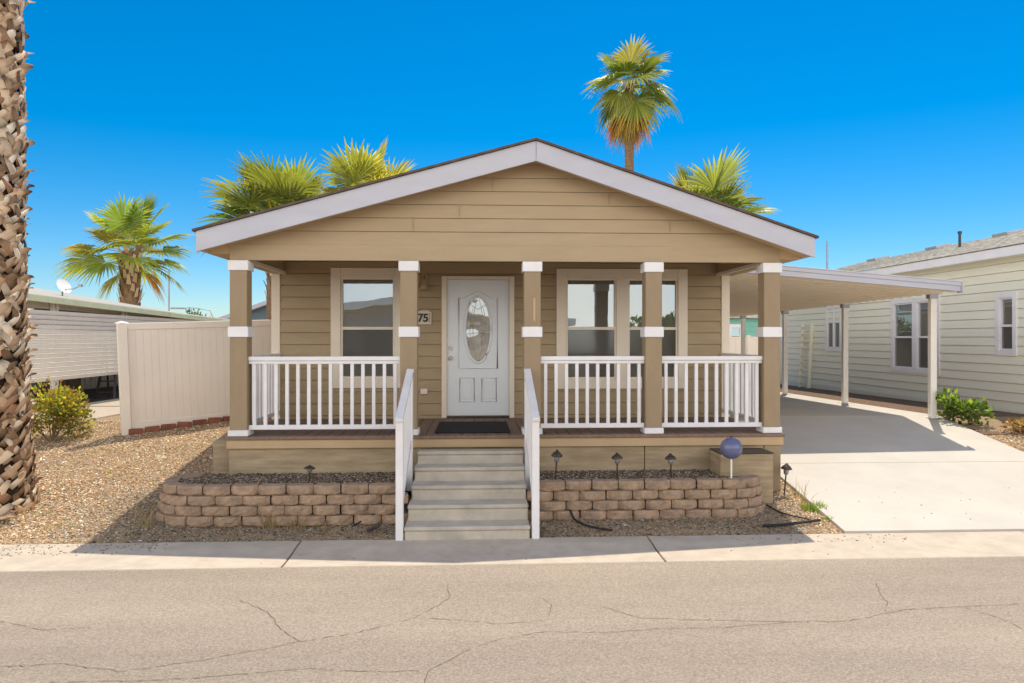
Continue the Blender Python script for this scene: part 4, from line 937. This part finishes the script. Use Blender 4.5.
mb = MB(); 
for k in range(7):
    a = rn.uniform(-1.2, .6); p = Vector((px_ + .40 * math.cos(a), py_ + .42 * math.sin(a) , gz(0, py_ + .42 * math.sin(a)) + .03)); q = p + Vector((rn.uniform(-.3, .3), rn.uniform(-.15, .1), .03)); mb.bar(p, q, .05, .014)
tag(mb.build('fallen_leaf_bases', M['boot']), 'fallen woody leaf scraps at the foot of the big palm', 'debris', kind='stuff')

def bush(name, label, x, y, z, rx, ry, h, n, size, cols, seed, cat='shrub', group=None, stems=True, up=.3):
    rn = random.Random(seed); V = []; F = []; Cc = []
    t = thing(name, label, cat, (x, y, z), group)
    lobes = [(rn.uniform(-.55, .55), rn.uniform(-.55, .55), rn.uniform(.35, .85), rn.uniform(.3, .5)) for _ in range(9)]
    mb = MB()
    for l in lobes: mb.tube([(x, y, z - .02), (x + l[0] * rx * .5, y + l[1] * ry * .5, z + l[2] * h * .5), (x + l[0] * rx, y + l[1] * ry, z + l[2] * h)], [.012, .008, .004], 5)
    if stems: mb.build('stem', M['wood'], t)
    for i in range(n):
        l = rn.choice(lobes); d = Vector((rn.gauss(0, 1), rn.gauss(0, 1), rn.gauss(0, 1))).normalized() * (rn.random() ** .4) * l[3]
        p = Vector((x + (l[0] + d.x * 1.3) * rx, y + (l[1] + d.y * 1.3) * ry, z + max(.02, (l[2] + d.z) * h)))
        dr = (d.normalized() + Vector((rn.uniform(-.6, .6), rn.uniform(-.6, .6), up + rn.uniform(-.4, .4)))).normalized(); sd = dr.cross(Vector((rn.uniform(-1, 1), rn.uniform(-1, 1), .6))).normalized(); s = size * rn.uniform(.6, 1.3)
        b = len(V); V += [tuple(p), tuple(p + dr * s * .5 + sd * s * .3), tuple(p + dr * s), tuple(p + dr * s * .5 - sd * s * .3)]; F.append((b, b + 1, b + 2, b + 3))
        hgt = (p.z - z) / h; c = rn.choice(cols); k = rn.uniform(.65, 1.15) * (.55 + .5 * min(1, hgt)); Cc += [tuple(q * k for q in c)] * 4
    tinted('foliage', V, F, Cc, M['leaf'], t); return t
bush('yellow_shrub', 'yellow green bushy shrub beside the big palm trunk', -6.12, 11.0, .55, .52, .45, .78, 3600, .055, ((.42, .37, .06), (.28, .30, .06), (.48, .38, .08), (.17, .21, .05), (.30, .15, .06)), 2)
GB = ((.10, .18, .03), (.15, .23, .04), (.07, .13, .025), (.22, .28, .06))
bush('green_shrub', 'leafy green plant behind the front carport post', 7.72, 11.75, .72, .22, .2, .42, 260, .085, GB, 3)
bush('green_shrub', 'spreading leafy green plant right of the front carport post at driveway edge', 7.98, 11.5, .70, .30, .24, .34, 420, .085, GB, 6)
bush('dry_shrub', 'dry straw coloured plant along the dirt strip by the cream house', 8.75, 11.0, .64, .6, .28, .17, 700, .07, ((.45, .28, .14), (.36, .2, .1), (.5, .36, .2), (.25, .14, .08)), 8)
bush('dry_shrub', 'low withered plant beside the driveway edge at right of photo', 9.2, 10.3, .58, .45, .25, .13, 400, .07, ((.45, .28, .14), (.36, .2, .1), (.5, .36, .2)), 18)
def tuft(name, label, x, y, n, h, spread, cols, seed, group=None, cat='weed'):
    rn = random.Random(seed); V = []; F = []; Cc = []
    for i in range(n):
        a = rn.uniform(0, 6.28); r_ = spread * rn.random() ** .7; p = Vector((x + r_ * math.cos(a), y + r_ * math.sin(a) * .6, 0)); p.z = gz(p.x, p.y) - .01
        hh = h * rn.uniform(.4, 1.1); dx = Vector((rn.uniform(-.5, .5), rn.uniform(-.5, .5), 1)).normalized(); w = Vector((rn.uniform(.002, .005), 0, 0)); c = rn.choice(cols); b = len(V)
        m1 = p + dx * hh * .55; m2 = p + dx * hh + Vector((dx.x, dx.y, -.25)) * hh * .3
        V += [tuple(p - w), tuple(p + w), tuple(m1 + w), tuple(m1 - w), tuple(m2)]; F += [(b, b + 1, b + 2, b + 3), (b + 3, b + 2, b + 4)]; Cc += [c] * 5
    o = tinted(name, V, F, Cc, M['leaf']); tag(o, label, cat, group); return o
GR = ((.18, .24, .06), (.28, .3, .1), (.12, .17, .04)); ST = ((.30, .23, .14), (.24, .18, .11), (.36, .29, .19))
tuft('grass_tuft', 'green grass tuft growing against the left edge of the driveway', 3.83, 8.22, 160, .12, .14, GR, 1)
tuft('grass_tuft', 'tiny grass tuft at the front corner of the driveway', 3.85, 7.93, 60, .07, .08, GR, 2)
tuft('dry_weed', 'tall wispy dry weed rising at the driveway edge by the path light', 3.8, 8.45, 14, .36, .1, ST, 3)
for i, (x, y, n, h, s) in enumerate(((-2.15, 7.88, 26, .3, .12), (-1.9, 7.86, 20, .24, .12), (-3.5, 7.95, 26, .36, .14), (-2.6, 7.84, 12, .16, .2), (-1.55, 7.87, 12, .14, .15))):
    tuft('dry_weed', ['tallest straw coloured weed against the middle of the left block wall', 'dry weed just right of the tallest one by the left block wall', 'dry weed at the curved end of the left block wall', 'sparse dry weed left of the others in front of the left block wall', 'low dry weed below the lone path light'][i], x, y, n, h, s, ST, 20 + i)
for i, (x, y) in enumerate(((-4.1, 10.6), (-3.6, 10.9), (-4.9, 8.3), (-4.4, 7.95), (-4.6, 9.6), (-5.1, 10.5), (-3.3, 10.3))):
    tuft('dry_weed', ['straw weed before the middle of the vinyl fence', 'straw weed before the right part of the vinyl fence', 'weed in sunny gravel nearest the big palm', 'weed nearest the kerb in the sunny gravel', 'weed in the middle of the sunny gravel', 'weed in front of the vinyl fence post', 'weed nearest the porch corner box'][i], x, y, 26, .08, .25, ST + GR[:1], 40 + i)
tuft('dry_weed', 'thin dead weed standing in the right planter below the window', 1.92, 8.35, 1, .1, .05, ST, 61)
# distant trees
for i, (x, y, h, r_) in enumerate(((-30, 70, 2.8, 1.6), (-24.5, 66, 3.5, 1.3), (-21, 68, 3.0, 1.2), (-27.5, 72, 3.6, 1.1))):
    rn = random.Random(70 + i); bush('distant_tree', ['far low green tree left of the street lamp', 'far green tree beside the street lamp', 'far small tree near the porch column', 'far upright tree between the others at left'][i], x, y, .3, r_, r_, h, 900, .35, ((.08, .12, .04), (.12, .16, .05), (.06, .09, .03)), 80 + i, cat='tree')

# ------------------------------------------------------------------ opposite side of the street (mirrored in the panes)
OH = thing('opposite_house', 'beige house across the street with low gabled roof, mirrored in the panes', 'house', (-3, -9, .1))
MB().prism([(-9.5, 0), (3.2, 0), (3.2, 2.6), (-2.6, 3.5), (-9.5, 2.6)], -16, -8).build('wall', mat('beige_wall', (.85, .74, .58), scale=2), OH)
mb = MB(); mb.prism([(-10.2, 2.75), (-2.6, 3.75), (3.9, 2.85), (3.9, 2.6), (-2.6, 3.5), (-10.2, 2.5)], -16.5, -7.4); mb.build('roof', mat('pale_roof', (.85, .82, .76), scale=3), OH)
for x in (-7.5, -4.5, -1.5): MB().box(x, x + 1.2, -8.0, -7.95, 1.0, 2.2).build('window', M['screen'], OH)
for i, (x, y, r_, h) in enumerate(((7.5, -9, 1.8, 2.7), (11.5, -12, 2.2, 3.2), (-12.5, -8.5, 1.6, 2.8))):
    bush('street_tree', ['round green tree across the street, mirrored in the paired window', 'wider green tree across the street behind the round one', 'green tree across the street beside the beige house'][i], x, y, 0, r_, r_, h, 5000, .22, ((.10, .16, .03), (.2, .26, .05), (.06, .10, .02)), 90 + i, cat='tree')

S.render.engine = 'CYCLES'
